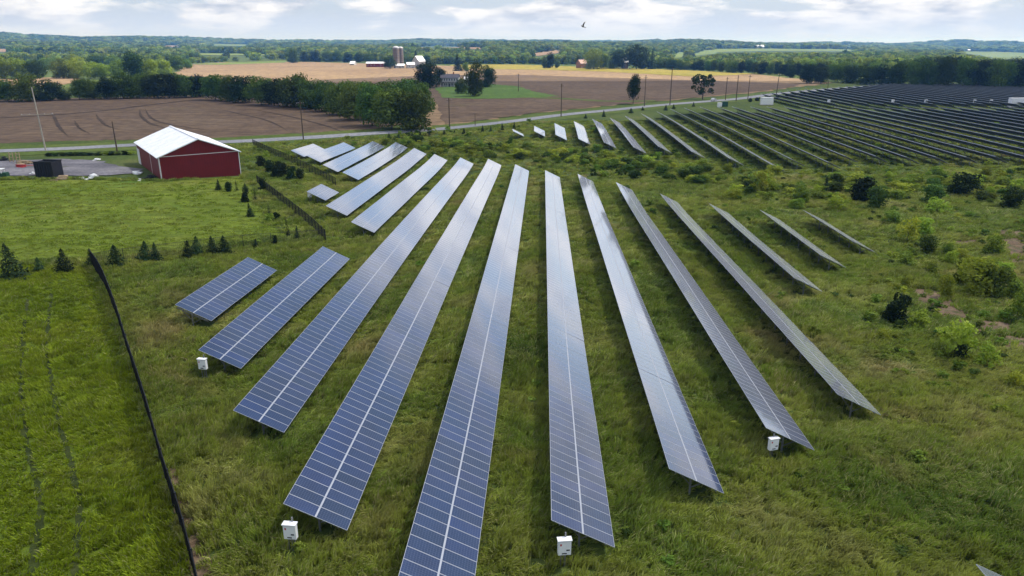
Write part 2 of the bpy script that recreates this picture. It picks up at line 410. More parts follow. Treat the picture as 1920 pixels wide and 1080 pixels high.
# ------------------------------------------------------------------ ground sheet
def build_ground():
    na = 300; rr = np.concatenate([np.linspace(4, 60, 30, endpoint=False), np.geomspace(60, 15000, 270)])
    ang = np.linspace(-1.45, 1.45, na); oy = -45.
    A, Rr = np.meshgrid(ang, rr); X = Rr * np.sin(A); Y = oy + Rr * np.cos(A)
    Z = terrain(X, Y); global GZ; GZ = (Z.min(), Z.max())
    V = np.stack([X.ravel(), Y.ravel(), Z.ravel()], 1); n = len(rr)
    i = (np.arange(n - 1)[:, None] * na + np.arange(na - 1)[None]).ravel()
    Fc = np.stack([i, i + 1, i + na + 1, i + na], 1)
    me = pymesh('ground', V, Fc[:, ::-1], [M['ground']], smooth=True)
    tag(link('ground', me), 'green rolling ground under the whole solar farm and farmland', 'ground', kind='structure')
build_ground()

def inpoly(px, py, poly):
    px = np.asarray(px); py = np.asarray(py); c = np.zeros(px.shape, bool); n = len(poly)
    for i in range(n):
        x1, y1 = poly[i][:2]; x2, y2 = poly[i - 1][:2]
        if y1 == y2: continue
        c ^= ((y1 > py) != (y2 > py)) & (px < (x2 - x1) * (py - y1) / (y2 - y1) + x1)
    return c
def wpoly(pix, jit=0.0, step=None):
    """photo outline -> ground outline, edges subdivided and roughened"""
    P = [at(u, v) for u, v in pix]; out = []
    for a, b in zip(P, P[1:] + P[:1]):
        L = (b - a).length; n = max(1, min(60, int(L / (step or max(2, L / 12)))))
        for k in range(n):
            q = a.lerp(b, k / n); j = jit if k else jit * .3
            out.append((q.x + random.uniform(-j, j), q.y + random.uniform(-j, j)))
    return out
def sheet(name, poly, mat, off, cell, label):
    xs = [p[0] for p in poly]; ys = [p[1] for p in poly]
    gx, gy = np.meshgrid(np.arange(min(xs), max(xs), cell), np.arange(min(ys), max(ys), cell))
    gx = gx.ravel() + .13; gy = gy.ravel() + .17; k = inpoly(gx, gy, poly); gx, gy = gx[k], gy[k]
    pts = [Vector(p) for p in poly] + [Vector((a, b)) for a, b in zip(gx, gy)]
    n = len(poly)
    r = delaunay_2d_cdt(pts, [(i, (i + 1) % n) for i in range(n)], [list(range(n))], 1, 1e-4)
    v2 = np.array([(p.x, p.y) for p in r[0]]); z = terrain(v2[:, 0], v2[:, 1]) + off
    me = pymesh(name, np.column_stack([v2, z]), r[2], [mat], smooth=True)
    bm = bmesh.new(); bm.from_mesh(me); bmesh.ops.recalc_face_normals(bm, faces=bm.faces)
    if sum(f.normal.z for f in bm.faces) < 0: bmesh.ops.reverse_faces(bm, faces=bm.faces)
    bm.to_mesh(me); bm.free()
    return tag(link(name, me), label, name.replace('_', ' '), kind='structure')
def spline(P, n):
    out = []
    for i in range(len(P) - 1):
        p0, p1, p2, p3 = P[max(i - 1, 0)], P[i], P[i + 1], P[min(i + 2, len(P) - 1)]
        for k in range(n):
            t = k / n
            out.append(.5 * ((2 * p1) + (p2 - p0) * t + (2 * p0 - 5 * p1 + 4 * p2 - p3) * t * t + (3 * p1 - p0 - 3 * p2 + p3) * t ** 3))
    out.append(P[-1]); return out
def ribbon(name, pix, width, mat, off, label, seg=8, jit=0, raw=None, taper=False):
    P = spline(raw or [at(u, v) for u, v in pix], seg); V = []; Fc = []
    for k, p in enumerate(P):
        d = P[min(k + 1, len(P) - 1)] - P[max(k - 1, 0)]; s = Vector((d.y, -d.x, 0)).normalized()
        for t in (-1, -.33, .33, 1):
            w = width / 2 + random.uniform(-jit, jit)
            if taper: w *= max(.08, min(1, k / (.3 * len(P)), (len(P) - 1 - k) / (.3 * len(P))))
            q = p + s * w * t; V.append((q.x, q.y, tz(q.x, q.y) + off))
    for k in range(len(P) - 1):
        for j in range(3): a = 4 * k + j; Fc.append((a, a + 1, a + 5, a + 4))
    me = pymesh(name, V, [f[::-1] for f in Fc], [mat], smooth=True)
    bm = bmesh.new(); bm.from_mesh(me)
    if sum(f.normal.z for f in bm.faces) < 0: bmesh.ops.reverse_faces(bm, faces=bm.faces)
    bm.to_mesh(me); bm.free()
    return tag(link(name, me), label, name.replace('_', ' '), kind='structure')

LAWN = wpoly([(-220, 340), (0, 338), (150, 337), (300, 341), (455, 331), (470, 350), (480, 385), (510, 425), (555, 442), (480, 452), (440, 458), (250, 480), (0, 492), (-260, 505)], .5)
PADDOCK = wpoly([(-300, 505), (0, 500), (165, 503), (200, 570), (262, 760), (325, 960), (362, 1120), (380, 1250), (-350, 1250)], .15)
sheet('lawn', LAWN, M['lawn'], .03, 4, 'mown bright green lawn in front of the red barn')
sheet('paddock', PADDOCK, M['paddock'], .02, 3, 'bright green grass field left of the black fence')
sheet('brown_field', wpoly([(-500, 205), (-200, 192), (0, 187), (330, 180), (400, 178), (560, 192), (660, 208), (760, 232), (700, 245), (440, 259), (265, 262), (130, 264), (0, 269), (-300, 282)], 1.5), M['soil'], .06, 12,
      'ploughed brown field between the road and the hedgerow')
sheet('plain_field', wpoly([(780, 240), (770, 200), (560, 180), (480, 160), (330, 140), (342, 121), (420, 117), (560, 116), (720, 120), (860, 124), (1000, 126), (1230, 131), (1400, 138), (1500, 148), (1560, 156), (1500, 163), (1430, 172), (1250, 189), (1040, 209), (830, 235)], 3), M['stubble'], .12, 18,
      'wide tan and brown harvested field beyond the road')
sheet('pink_field', wpoly([(-300, 172), (0, 166), (110, 160), (160, 152), (140, 144), (70, 146), (0, 148), (-300, 150)], 2), M['stubble'], .1, 18, 'small tan field behind the left hedgerow')
sheet('shaded_soil_field', wpoly([(834, 234), (812, 186), (560, 176), (480, 160), (560, 152), (640, 148), (785, 143), (860, 141), (985, 141), (1130, 146), (1280, 150), (1420, 155), (1500, 157), (1490, 163), (1430, 171), (1250, 188), (1040, 208)], 1.5), M['soil'], .2, 12, 'brown soil field beyond the road with cloud shade in its colour')  # darker sheet over the tan field; part of the cloud shade is painted in
sheet('crop_field', wpoly([(840, 122), (960, 121), (1100, 126), (1240, 130), (1430, 139), (1300, 144), (1230, 140), (1120, 134), (1000, 131), (870, 129)], 3), M['crop'], .3, 25, 'golden yellow crop strip in front of the far farm')
sheet('pale_field', wpoly([(350, 121), (430, 117.5), (540, 114), (535, 117.5), (420, 121.5)], 3), M['green'], .3, 25, 'pale green strip at the top of the tan field')
YARD = wpoly([(815, 165), (850, 162), (920, 158), (975, 163), (1000, 172), (1050, 181), (1000, 184), (900, 186), (830, 184)], 1.5)
sheet('house_yard', YARD, M['yard'], .24, 12, 'green yard around the white farmhouse')
ROAD = [(-420, 300), (-150, 290), (0, 284), (130, 279), (265, 272), (440, 266), (570, 259), (700, 250.5), (840, 241), (960, 228), (1050, 216.5), (1160, 205.5), (1250, 196.5), (1380, 186), (1450, 177), (1530, 169.5), (1600, 164), (1660, 160)]
ribbon('road_verge', ROAD, 24, M['verge'], .10, 'grassy verge on both sides of the country road', jit=1.2)
ribbon('road', ROAD, 7.6, M['asphalt'], .17, 'grey two lane country road crossing behind the arrays')
ribbon('field_strip', [(975, 183), (1060, 186), (1140, 190.5), (1230, 190)], 7, M['verge'], .26, 'narrow grass strip between two brown fields', jit=1)
M['track_soil'] = ground_mat('tracked_soil', (.050, .036, .027), (.060, .043, .032), (.075, .055, .040), .05, .4)
for q, w, lab in (([(-120, 226), (0, 221), (100, 216), (200, 207), (290, 196), (380, 186)], 3.2, 'dark wheel track along the far side of the brown field'), ([(96, 212), (103, 222), (112, 240), (128, 256)], 1.3, 'curved dark furrow nearest the pale pole'),
                  ([(180, 214), (186, 224), (200, 236), (225, 244)], 1.3, 'curved dark furrow above the dark bare pole'), ([(262, 206), (266, 220), (282, 232), (310, 240)], 1.5, 'curved dark furrow above the barn roof'), ([(272, 204), (280, 218), (296, 228), (330, 236), (400, 246)], 1.3, 'long curved dark furrow reaching right of the barn'),
                  ([(410, 205), (440, 212), (500, 226), (540, 246)], 1.2, 'curved dark furrow left of the hedgerow pole'), ([(470, 205), (540, 218), (610, 236), (640, 247)], 1.2, 'curved dark furrow right of the hedgerow pole'), ([(140, 226), (148, 240), (170, 252)], 1.1, 'short dark furrow between the two left poles')):
    ribbon('field_track', q, w, M['track_soil'], .14, lab, jit=.2, taper=w < 3)
PAD = sheet('gravel_pad', wpoly([(-200, 312), (0, 303), (90, 299), (180, 301), (220, 311), (270, 318), (255, 326), (190, 330), (90, 331), (0, 328), (-200, 330)], 1), M['gravel'], .16, 3, 'dark gravel pad left of the red barn')
TRK = [[(97, 545), (88, 650), (100, 740), (122, 830), (146, 930), (147, 1000), (140, 1100)], [(52, 560), (40, 690), (45, 790), (62, 880), (78, 950), (66, 1030), (60, 1110)]]
TRKW = []
for t, w in zip(TRK, ('nearer the fence', 'nearer the left picture edge')):
    ribbon('wheel_track', t, 0.40, M['track'], .045, 'dark pressed wheel track through the green paddock, the one ' + w, jit=.1)
    TRKW.append(np.array([(p.x, p.y) for p in spline([at(*q) for q in t], 10)]))
DIRT = [[(1700, 540), (1760, 545), (1800, 580), (1830, 600), (1890, 605), (1900, 625), (1830, 632), (1760, 600), (1720, 570)], [(1850, 625), (1990, 640), (1990, 668), (1870, 655)], [(318, 870), (332, 880), (352, 930), (376, 1000), (394, 1050), (400, 1100), (372, 1110), (348, 1060), (325, 960), (312, 900)],
        [(1870, 430), (1990, 440), (1990, 520), (1890, 500)], [(1755, 452), (1830, 450), (1825, 458), (1770, 460)]]
DIRTW = [wpoly(d, .35) for d in DIRT]
for d, w in zip(DIRTW, ('beside the round bushes', 'at the right picture edge below the bushes', 'along the foot of the black fence', 'behind the round bushes', 'pale strip above the round bushes')):
    sheet('bare_dirt', d, M['dirt'], .05, 2, 'brown bare dirt ' + w)

# ------------------------------------------------------------------ solar arrays
TILT = math.radians(25.5); MW, ML, GAP = 1.012, 2.0, .06; HI = 2.6
WSL = 2 * ML + GAP
def module_geo():
    """one framed module: x along the row, y down the slope, z up; frame and glass"""
    b = MB(); w, l, f, t = .996, 1.992, .022, .04
    b.face([(f, f, -.003), (w - f, f, -.003), (w - f, l - f, -.003), (f, l - f, -.003)], 0, [(0, 0), (1, 0), (1, 1), (0, 1)])
    O = [(0, 0), (w, 0), (w, l), (0, l)]; I = [(f, f), (w - f, f), (w - f, l - f), (f, l - f)]
    for k in range(4):
        j = (k + 1) % 4
        b.face([(*O[k], 0), (*O[j], 0), (*I[j], 0), (*I[k], 0)], 1)
        b.face([(*O[k], -t), (*O[j], -t), (*O[j], 0), (*O[k], 0)], 1)
    b.face([(*O[3], -t), (*O[2], -t), (*O[1], -t), (*O[0], -t)], 2)
    return b
MOD = module_geo(); MODV = np.array(MOD.v); MODUV = np.array(MOD.uv)
PM = [M['glass'], M['alu'], M['backsheet']]
MODME = pymesh('solar_module', MOD.v, MOD.f, PM, MOD.i, MOD.uv)
_p = MB(); _p.box((0, 0, -.5), (.12, .09, 1.0)); POSTME = pymesh('post', _p.v, _p.f, [M['steel']], _p.i, _p.uv)

def solar_row(hf, hn, label, group, near=True, parts=100, seed=0):
    """hf, hn: far and near end of the high edge on the ground plan"""
    rg = random.Random(seed)
    a = np.array([hn.x, hn.y]); b = np.array([hf.x, hf.y]); L = np.linalg.norm(b - a); n = max(3, int(round(L / MW)))
    d = (b - a) / np.linalg.norm(b - a); per = np.array([d[1], -d[0]])
    root = empty('solar_panel_row', (a[0], a[1], tz(*a))); tag(root, label, 'solar panels', group)
    s = np.arange(n + 1) * MW
    cx = a[0] + d[0] * s + per[0] * 1.8; cy_ = a[1] + d[1] * s + per[1] * 1.8
    gz = terrain(cx, cy_)
    kern = np.hanning(17); kern /= kern.sum(); gz = np.convolve(np.pad(gz, 8, mode='edge'), kern, mode='valid')
    mats = []; seg = 0; dt = 0; dz = 0
    for k in range(n):
        if k % 16 == 0: dt = math.radians(rg.gauss(0, .12)); dz = rg.gauss(0, .003); ds = rg.gauss(0, .0006)
        e1 = Vector((d[0], d[1], (gz[k + 1] - gz[k]) / MW + ds)).normalized()
        t = TILT + dt + math.radians(rg.gauss(0, .05))
        e2 = Vector((per[0] * math.cos(t), per[1] * math.cos(t), -math.sin(t))); nn = e2.cross(e1).normalized()
        if nn.z < 0: nn = -nn
        e2 = nn.cross(e1) if nn.cross(e1).dot(e2) > 0 else e1.cross(nn)
        o = Vector((a[0] + d[0] * s[k], a[1] + d[1] * s[k], gz[k] + HI + dz + ds * (k % 16 - 8)))
        mats.append((o, e1, e2, nn))
    inv = Matrix.Translation(-root.location)
    todo = [(k, q) for k in range(n) for q in (0, 1)]
    Vs = []; Fs = []; Is = []; Us = []; c = 0
    for k, q in todo:
        o, e1, e2, nn = mats[k]; oo = o + e2 * (q * (ML + GAP))
        if near and c < parts:
            ob = link('solar_module', MODME, root)
            m = Matrix((e1, e2, nn)).transposed().to_4x4(); m.translation = oo - root.location
            ob.matrix_local = m; c += 1
        else:
            B = np.array([e1, e2, nn]); base = len(Vs) * len(MODV)
            Vs.append(MODV @ B + np.array(oo - root.location)); Fs += [tuple(i + base for i in f) for f in MOD.f]; Is += MOD.i; Us.append(MODUV)
    if Vs:
        ob = link('module_field', pymesh('module_field', np.vstack(Vs), Fs, PM, Is, np.vstack(Us)), root); ob['kind'] = 'stuff'
    # centre rail seen in the gap between the two module courses, purlins, rafters and braces
    rail = MB(); fr = MB()
    for k in range(n):
        o, e1, e2, nn = mats[k]; o = o - root.location
        R = Matrix((e1, e2, nn)).transposed()
        rail.box(o + e1 * (MW / 2) + e2 * (ML + GAP / 2 - .004) - nn * .022, (MW, .062, .03), R)
        for y in (.55, 3.5): fr.box(o + e1 * (MW / 2) + e2 * y - nn * .09, (MW, .05, .09), R)
    rail.build('centre_rail', M['alu'], root)
    np_ = max(2, int(round(n * MW / 4.2)))
    for j in range(np_):
        k = int((j + .25) * n / np_) if np_ > 2 else (1, n - 2)[j]; k = min(max(k, 0), n - 1)
        o, e1, e2, nn = mats[k]; ow = o.copy(); o = o - root.location
        fr.bar(o + e2 * .3 - nn * .2, o + e2 * 3.8 - nn * .2, .07, .1)
        top = o + e2 * 1.95 - nn * .2; foot = tz(*(top + root.location).xy) - root.location.z
        fr.bar(Vector((top.x, top.y, foot + .75)), o + e2 * .75 - nn * .22, .05); fr.bar(Vector((top.x, top.y, foot + .55)), o + e2 * 3.1 - nn * .22, .05)
        if near:
            p = link('post', POSTME, root); p.location = top; p.scale = (1, 1, top.z - foot + .3)
        else: fr.bar((top.x, top.y, foot - .3), top, .12, .09)
    if not near:
        er = MB()
        for k in range(n):
            o, e1, e2, nn = mats[k]; er.box(o - root.location + e1 * (MW / 2) - e2 * .035 - nn * .06, (MW, .05, .13), Matrix((e1, e2, nn)).transposed())
        er.build('edge_rail', M['alu'], root)
    fr.build('support_frame', M['steel'], root)
    return root
def high_low(fl, nr):
    """far high corner and near low corner in the photo -> both ends of the high edge"""
    f = at(*fl, HI); q = at(*nr, HI - WSL * math.sin(TILT))
    w = WSL * math.cos(TILT)
    d = Vector((f.x - q.x, f.y - q.y)); ang = math.asin(min(.9, w / d.length))
    d.rotate(Matrix.Rotation(-ang, 2)) if False else None
    u = d.normalized(); c, s = math.cos(ang), math.sin(ang)
    for sg in (1, -1):
        e = Vector((u.x * c - sg * u.y * s, sg * u.x * s + u.y * c)); per = Vector((e.y, -e.x))
        h = Vector((q.x, q.y)) - per * w
        if abs((Vector((f.x, f.y)) - h).dot(per)) < .2: return f, Vector((h.x, h.y, 0))
    return f, Vector((q.x - w, q.y, 0))
GN = 'long panel rows of the near array'
NEAR = [((466, 481), (328, 570), 'shortest blue panel row on the left, beside the black fence'),
        ((607, 460), (372, 655), 'blue panel row second from the black fence, white cabinet at its near corner'),
        ((863, 295), (437, 768), 'long panel row, first from the left to run the full array'),
        ((915, 298), (531, 943), 'long panel row with white cabinet under its lower left corner'),
        ((966, 308), None, 'long panel row cut off by the bottom edge of the photo'),
        ((1022, 320), (1034, 973), 'long central panel row running straight away, cabinet at its near end'),
        ((1083, 326), (1255, 877), 'pale shiny panel row just right of the straight central row'),
        ((1155, 342), (1437, 800), 'grey panel row with white cabinet under its near right end'),
        ((1237, 362), (1572, 738), 'dark rightmost of the long panel rows'),
        ((1330, 382), (1490, 520), 'short panel row directly right of the long rows'),
        ((1424, 393), (1540, 478), 'second shorter panel row at the right of the array'),
        ((1508, 395), (1600, 452), 'smallest panel row at the far right of the near array'),
        ((815, 288), (658, 415), 'pale panel row behind the gap, nearest the full length rows'),
        ((777, 277), (611, 385), 'pale panel row beside the small single table'),
        ((742, 266), (642, 322), 'pale short row, third from the left at the back'),
        ((700, 264), (605, 308), 'pale short row, second from the left at the back'),
        ((645, 266), (575, 291), 'pale tiny row at the back left, second from the fence'),
        ((587, 269), (545, 281), 'pale tiny row at the extreme back left by the fence'),
        ((603, 344), (575, 358), 'small single panel table standing alone by the fence')]
ROWS = []
for k, (a, b, lab) in enumerate(NEAR):
    f = at(*a, HI)
    h = at(*b, HI) if b else Vector((f.x, f.y, 0)) - Vector((FV[0], FV[1], 0)) * 168
    ROWS.append((f, h)); solar_row(f, h, lab, GN, True, 100 if k < 12 else 60, k)
c_ = at(1835, 1062, HI)
solar_row(c_, c_ - Vector((FV[0], FV[1], 0)) * 20, 'panel row corner just showing at the lower right photo corner', GN, True, 20, 77)
ROWS.append((c_, c_ - Vector((FV[0], FV[1], 0)) * 20))

FAR = [((961, 242), (983, 256)), ((1002, 236), (1022, 256)), ((1040, 231), (1063, 263)), ((1076, 227), (1107, 271)), ((1111, 223), (1156, 278)), ((1144, 221), (1213, 288)), ((1172, 217), (1260, 287)), ((1203, 213), (1323, 297)), ((1232, 209), (1395, 310)),
       ((1257, 204), (1475, 322)), ((1283, 202), (1512, 312)), ((1312, 200), (1580, 317)), ((1345, 200), (1610, 305)), ((1373, 200), (1667, 305)), ((1407, 200), (1725, 307)), ((1438, 200), (1780, 307)), ((1470, 200), (1837, 307)), ((1500, 200), (1892, 306))]
GF = 'dark panel rows of the far right array'
last = None
for k, (a, b) in enumerate(FAR):
    f, h = high_low(a, b); last = (f, h)
    solar_row(f, h, nth(k) + ' row from the left in the front block of the far right array', GF, False, 0, 200 + k); ROWS.append((f, h))
f, h = last
for k in range(14):
    o = Vector((RV[0], RV[1], 0)) * 7.8 * (k + 1)
    a, b = f + o, h + o
    b = b + Vector((FV[0], FV[1], 0)) * (k * 3.0)
    solar_row(a, b, nth(k + 18) + ' row from the left in the front block of the far right array', GF, False, 0, 240 + k); ROWS.append((a, b))
GB = 'panel rows of the rear block of the far right array'
def roadlim(x):
    P = [at(u, v) for u, v in ROAD[9:]]; return np.interp(x, [p.x for p in P], [p.y for p in P])
k = 0
for j in range(36):
    X = 126 + 7.8 * j
    a = Vector((*(X * RV + 366 * FV), 0)); y1 = min(545, roadlim(a.x + 8) - 16)
    if j < 22 and y1 - a.y < 14: continue
    if y1 - a.y < 14: y1 = 520
    b = a + Vector((FV[0], FV[1], 0)) * (y1 - a.y)
    solar_row(b, a, nth(k) + ' row from the left in the rear block of the far right array', GB, False, 0, 300 + k); k += 1

# combiner cabinets on posts
def cabinet(u, v, size, label, proto=[None]):
    p = at(u, v)
    if proto[0] is None:
        r = empty('combiner_cabinet', p)
        b = MB().box((0, 0, 1.40), (.80, .32, .95)).box((0, -.01, 1.905), (.90, .44, .05)); b.build('cabinet_body', M['white_paint'], r)
        b = MB().box((0, -.172, 1.38), (.72, .022, .86)); d = b.build('cabinet_door', M['white_paint'], r)
        MB().box((.20, -.195, 1.27), (.20, .022, .07)).build('handle', M['black'], d)
        MB().box((-.02, -.187, 1.05), (.30, .006, .07)).build('nameplate', M['black'], d)
        MB().box((-.24, -.187, 1.63), (.10, .006, .13)).build('warning_sign', M['sticker_red'], d)
        MB().box((.1, .2, 1.0), (.09, .09, 2.4)).build('post', M['steel'], r)
        MB().tube([(-.2, .02, .93), (-.2, .02, -.15)], .035, 8).tube([(.02, .02, .93), (.02, .02, -.15)], .03, 8).build('conduit', M['steel'], r)
        proto[0] = r
    else: r = copy_tree(proto[0])
    r.location = p; r.rotation_euler.z = math.atan2(-p.x, p.y) * -.5 + math.radians(4); r.scale = (size * .92,) * 2 + (size,)
    tag(r, label, 'electrical cabinet', 'white combiner cabinets at the row ends')
cabinet(549, 1033, 1.0, 'white cabinet on a post under the long row at lower left')
cabinet(1057, 1063, 1.0, 'white cabinet on a post at the near end of the central row')
cabinet(384, 709, 1.0, 'white cabinet at the corner of the second row by the fence')
cabinet(1446, 862, .95, 'white cabinet under the near end of the right grey row')
cabinet(582, 379, 1.1, 'white cabinet beside the small single panel table')

# equipment in the aisle of the far array
def inverter(u, v, w, h, label, name='inverter_station'):
    p = at(u, v); r = empty(name, p); tag(r, label, 'inverter', 'white equipment in the aisle of the far array')
    b = MB().box((0, 0, h / 2 + .15), (w, 2.6, h)); e = b.build('housing', M['white_paint'], r)
    MB().box((0, 0, .05), (w + .5, 3.2, .35)).build('base_slab', M['silo'], r)
    MB().box((0, 0, h + .21), (w + .2, 2.8, .12)).build('roof', M['white_paint'], r)
    for k in (-1, 1): MB().box((k * w * .24, -1.32, h * .5 + .1), (w * .4, .05, h * .78)).build('door', M['white_paint'], r)
inverter(1437, 197, 6.0, 3.6, 'white inverter station at the left end of the array aisle')
inverter(1912, 201, 11, 4.2, 'large white inverter station at the right photo edge')
for u, lab in ((1553, 'leftmost'), (1673, 'second from left'), (1735, 'middle'), (1826, 'second from right'), (1857, 'rightmost')):
    p = at(u, 197.5); r = empty('switch_box', p); tag(r, 'small white box in the array aisle, ' + lab + ' of five', 'electrical box', 'small white boxes in the aisle')
    MB().box((0, 0, 1.9), (1.3, .7, 1.7)).box((0, 0, 2.78), (1.45, .85, .06)).build('housing', M['white_paint'], r); MB().bar((0, 0, -.2), (0, 0, 1.05), .16).build('post', M['steel'], r)
p = at(1355, 200); r = empty('transformer', p); tag(r, 'green transformer box by the road left of the white inverter', 'transformer')
MB().box((1, 0, 1.2), (2.6, 2, 2.4)).box((1, 0, 2.46), (2.8, 2.2, .12)).build('tank', M['green_paint'], r); MB().box((-1.6, 0, .9), (2.0, 1.6, 1.8)).box((-1.6, 0, 1.84), (2.2, 1.8, .08)).build('side_cabinet', M['white_paint'], r)

# ------------------------------------------------------------------ fences
def fence(pix, label, H=2.0, wire=.06, step=3.0, post_w=.12, name='wire_fence', wr=.02):
    P = spline([at(*q) for q in pix], 6); L = [0]
    for a, b in zip(P, P[1:]): L.append(L[-1] + (b - a).length)
    def pt(s):
        k = min(np.searchsorted(L, s, side='right') - 1, len(P) - 2); k = max(k, 0)
        return P[k].lerp(P[k + 1], (s - L[k]) / max(1e-6, L[k + 1] - L[k]))
    r = empty(name, P[0]); tag(r, label, 'fence'); o = P[0]
    n = int(L[-1] / step)
    for k in range(n + 1):
        p = pt(k * step); z = tz(p.x, p.y)
        MB().tube([(p.x - o.x, p.y - o.y, z - o.z - .3), (p.x - o.x, p.y - o.y, z - o.z + H + .08)], post_w / 2, 6).build('post', M['charcoal'], r)
    V = []; Fc = []; m = int(L[-1] / wire); g = [pt(k * wire) for k in range(m + 1)]
    zs = terrain(np.array([p.x for p in g]), np.array([p.y for p in g]))
    def strip(a, b, w):
        d = (b - a).normalized(); s = d.cross(Vector((0, 0, 1))); s = s.normalized() if s.length > .1 else Vector((1, 0, 0)); t = d.cross(s)
        i = len(V)
        for q in (a, b):
            for c in range(3): V.append(q + (s * math.cos(c * 2.094) + t * math.sin(c * 2.094)) * w)
        for c in range(3): Fc.append((i + c, i + (c + 1) % 3, i + 3 + (c + 1) % 3, i + 3 + c))
    Q = [Vector((p.x, p.y, z)) - o for p, z in zip(g, zs)]
    for q in Q: strip(q + Vector((0, 0, .03)), q + Vector((0, 0, H)), wr)
    for h in np.linspace(.08, H, 15):
        for k in range(0, len(Q) - 8, 8): strip(Q[k] + Vector((0, 0, h)), Q[k + 8] + Vector((0, 0, h)), .014 if h < H - .01 else .035)
    link('netting', pymesh('netting', V, Fc, [M['black']]), r); return r
FA = [(174, 503), (195, 535), (222, 605), (245, 680), (280, 790), (312, 905), (345, 1010), (372, 1110), (392, 1200)]
fence(FA, 'black wire mesh fence running down the left of the solar rows', H=2.6)
FB = [(174, 503), (240, 492), (350, 478), (450, 466), (540, 459), (611, 454)]
fence(FB, 'thin wire fence behind the row of young evergreens', wire=.25, step=4, post_w=.08, wr=.008)
FC = [(611, 454), (580, 424), (545, 395), (505, 363), (482, 345)]
fence(FC, 'dark mesh fence climbing from the corner towards the barn', step=2.5, wire=.16, post_w=.13, wr=.012)
FD = [(630, 350), (585, 325), (540, 303), (510, 290), (474, 273)]
fence(FD, 'dark mesh fence right of the barn at the back of the near array', step=2.5, wire=.16, post_w=.13, wr=.012)

# ------------------------------------------------------------------ red barn
def barn():
    A = at(303, 338); B = at(453, 329); z0 = (A.z + B.z) / 2
    ux = Vector((B.x - A.x, B.y - A.y, 0)); W = ux.length; ux.normalize(); uy = Vector((-ux.y, ux.x, 0))
    D = at(267, 305); L = (Vector((D.x, D.y, 0)) - Vector((A.x, A.y, 0))).dot(uy); L = max(12., min(L, 34.))
    H = 46 / F * depth(A); RH = H + 27 / F * depth(A) * 1.05
    r = empty('red_barn', (A.x, A.y, z0), math.atan2(ux.y, ux.x))
    tag(r, 'dark red steel barn with a low white gable roof', 'barn')
    b = MB(); bt = -.6
    b.face([(0, 0, bt), (W, 0, bt), (W, 0, H), (W / 2, 0, RH), (0, 0, H)]); b.face([(W, L, bt), (0, L, bt), (0, L, H), (W / 2, L, RH), (W, L, H)])
    b.face([(0, L, bt), (0, 0, bt), (0, 0, H), (0, L, H)]); b.face([(W, 0, bt), (W, L, bt), (W, L, H), (W, 0, H)]); b.build('wall', M['red_siding'], r)
    rf = MB(); ov = .45; sl = (RH - H) / (W / 2)
    for sg in (0, 1):
        e = -ov if sg == 0 else W + ov; ez = H - ov * sl
        q = [(e, -ov, ez + .06), (W / 2, -ov, RH + .06), (W / 2, L + ov, RH + .06), (e, L + ov, ez + .06)]
        lo = [(x, y, z - .14) for x, y, z in q]
        if sg: q = q[::-1]; lo = lo[::-1]
        rf.face(q[::-1]); rf.face(lo)
        for k in range(4): rf.face([q[k], q[(k + 1) % 4], lo[(k + 1) % 4], lo[k]])
    rf = rf.build('roof', M['white_roof'], r)
    MB().box((W / 2, L / 2, RH + .10), (.5, L + 2 * ov, .07)).build('ridge_cap', M['white_roof'], rf)
    c = .15
    def trim(p, q): MB().box(p, q).build('trim', M['white_paint'], r)
    for x in (.1, W - .1): trim((x, -.03, (H + bt) / 2), (c, .07, H - bt - .15))
    trim((W / 2, -.028, H - .05), (W - .5, .06, .11))
    for y in (.12, L * .36, L - .1): trim((-.03, y, (H + bt) / 2), (.07, c, H - bt - .2))
    d = MB().box((-.05, L * .93, 2.0), (.08, L * .1, 4.0)).build('door', M['white_paint'], r)
    for k in (0, 1): 
        a = (0 - ov, -ov - .03, H - ov * sl - .05) if k == 0 else (W + ov, -ov - .03, H - ov * sl - .05)
        MB().bar(a, (W / 2, -ov - .03, RH - .05), .08, .2).build('fascia', M['white_paint'], rf)
barn()

# container, clutter on the pad
def container():
    p = at(85, 335); s = depth(p) / F; W = 36 * s; H = 30 * s
    r = empty('dump_container', p, math.radians(-6)); tag(r, 'black ribbed open top container on the gravel pad', 'container')
    b = MB(); D = 3.2
    b.box((0, 0, H / 2 + .1), (W, .12, H)).box((0, D, H / 2 + .1), (W, .12, H)).box((-W / 2 + .06, D / 2, H / 2 + .1), (.12, D - .14, H)).box((W / 2 - .06, D / 2, H / 2 + .1), (.12, D - .14, H)).box((0, D / 2, .2), (W - .26, D - .14, .15))
    b.build('body', M['charcoal'], r)
    t = MB()
    for k in range(7): t.box((-W / 2 + .3 + k * (W - .6) / 6, -.12, H / 2 + .1), (.16, .12, H - .35))
    t.build('ribs', M['black'], r)
    t = MB().box((0, -.07, H + .16), (W + .2, .26, .18)).box((0, D + .07, H + .16), (W + .2, .26, .18)); t.build('rim', M['charcoal'], r)
    for k in (-1, 1): MB().tube([(k * W * .38 - .1, .4, .05), (k * W * .38 + .1, .4, .05)], .18, 10).build('wheel', M['rubber'], r)
container()
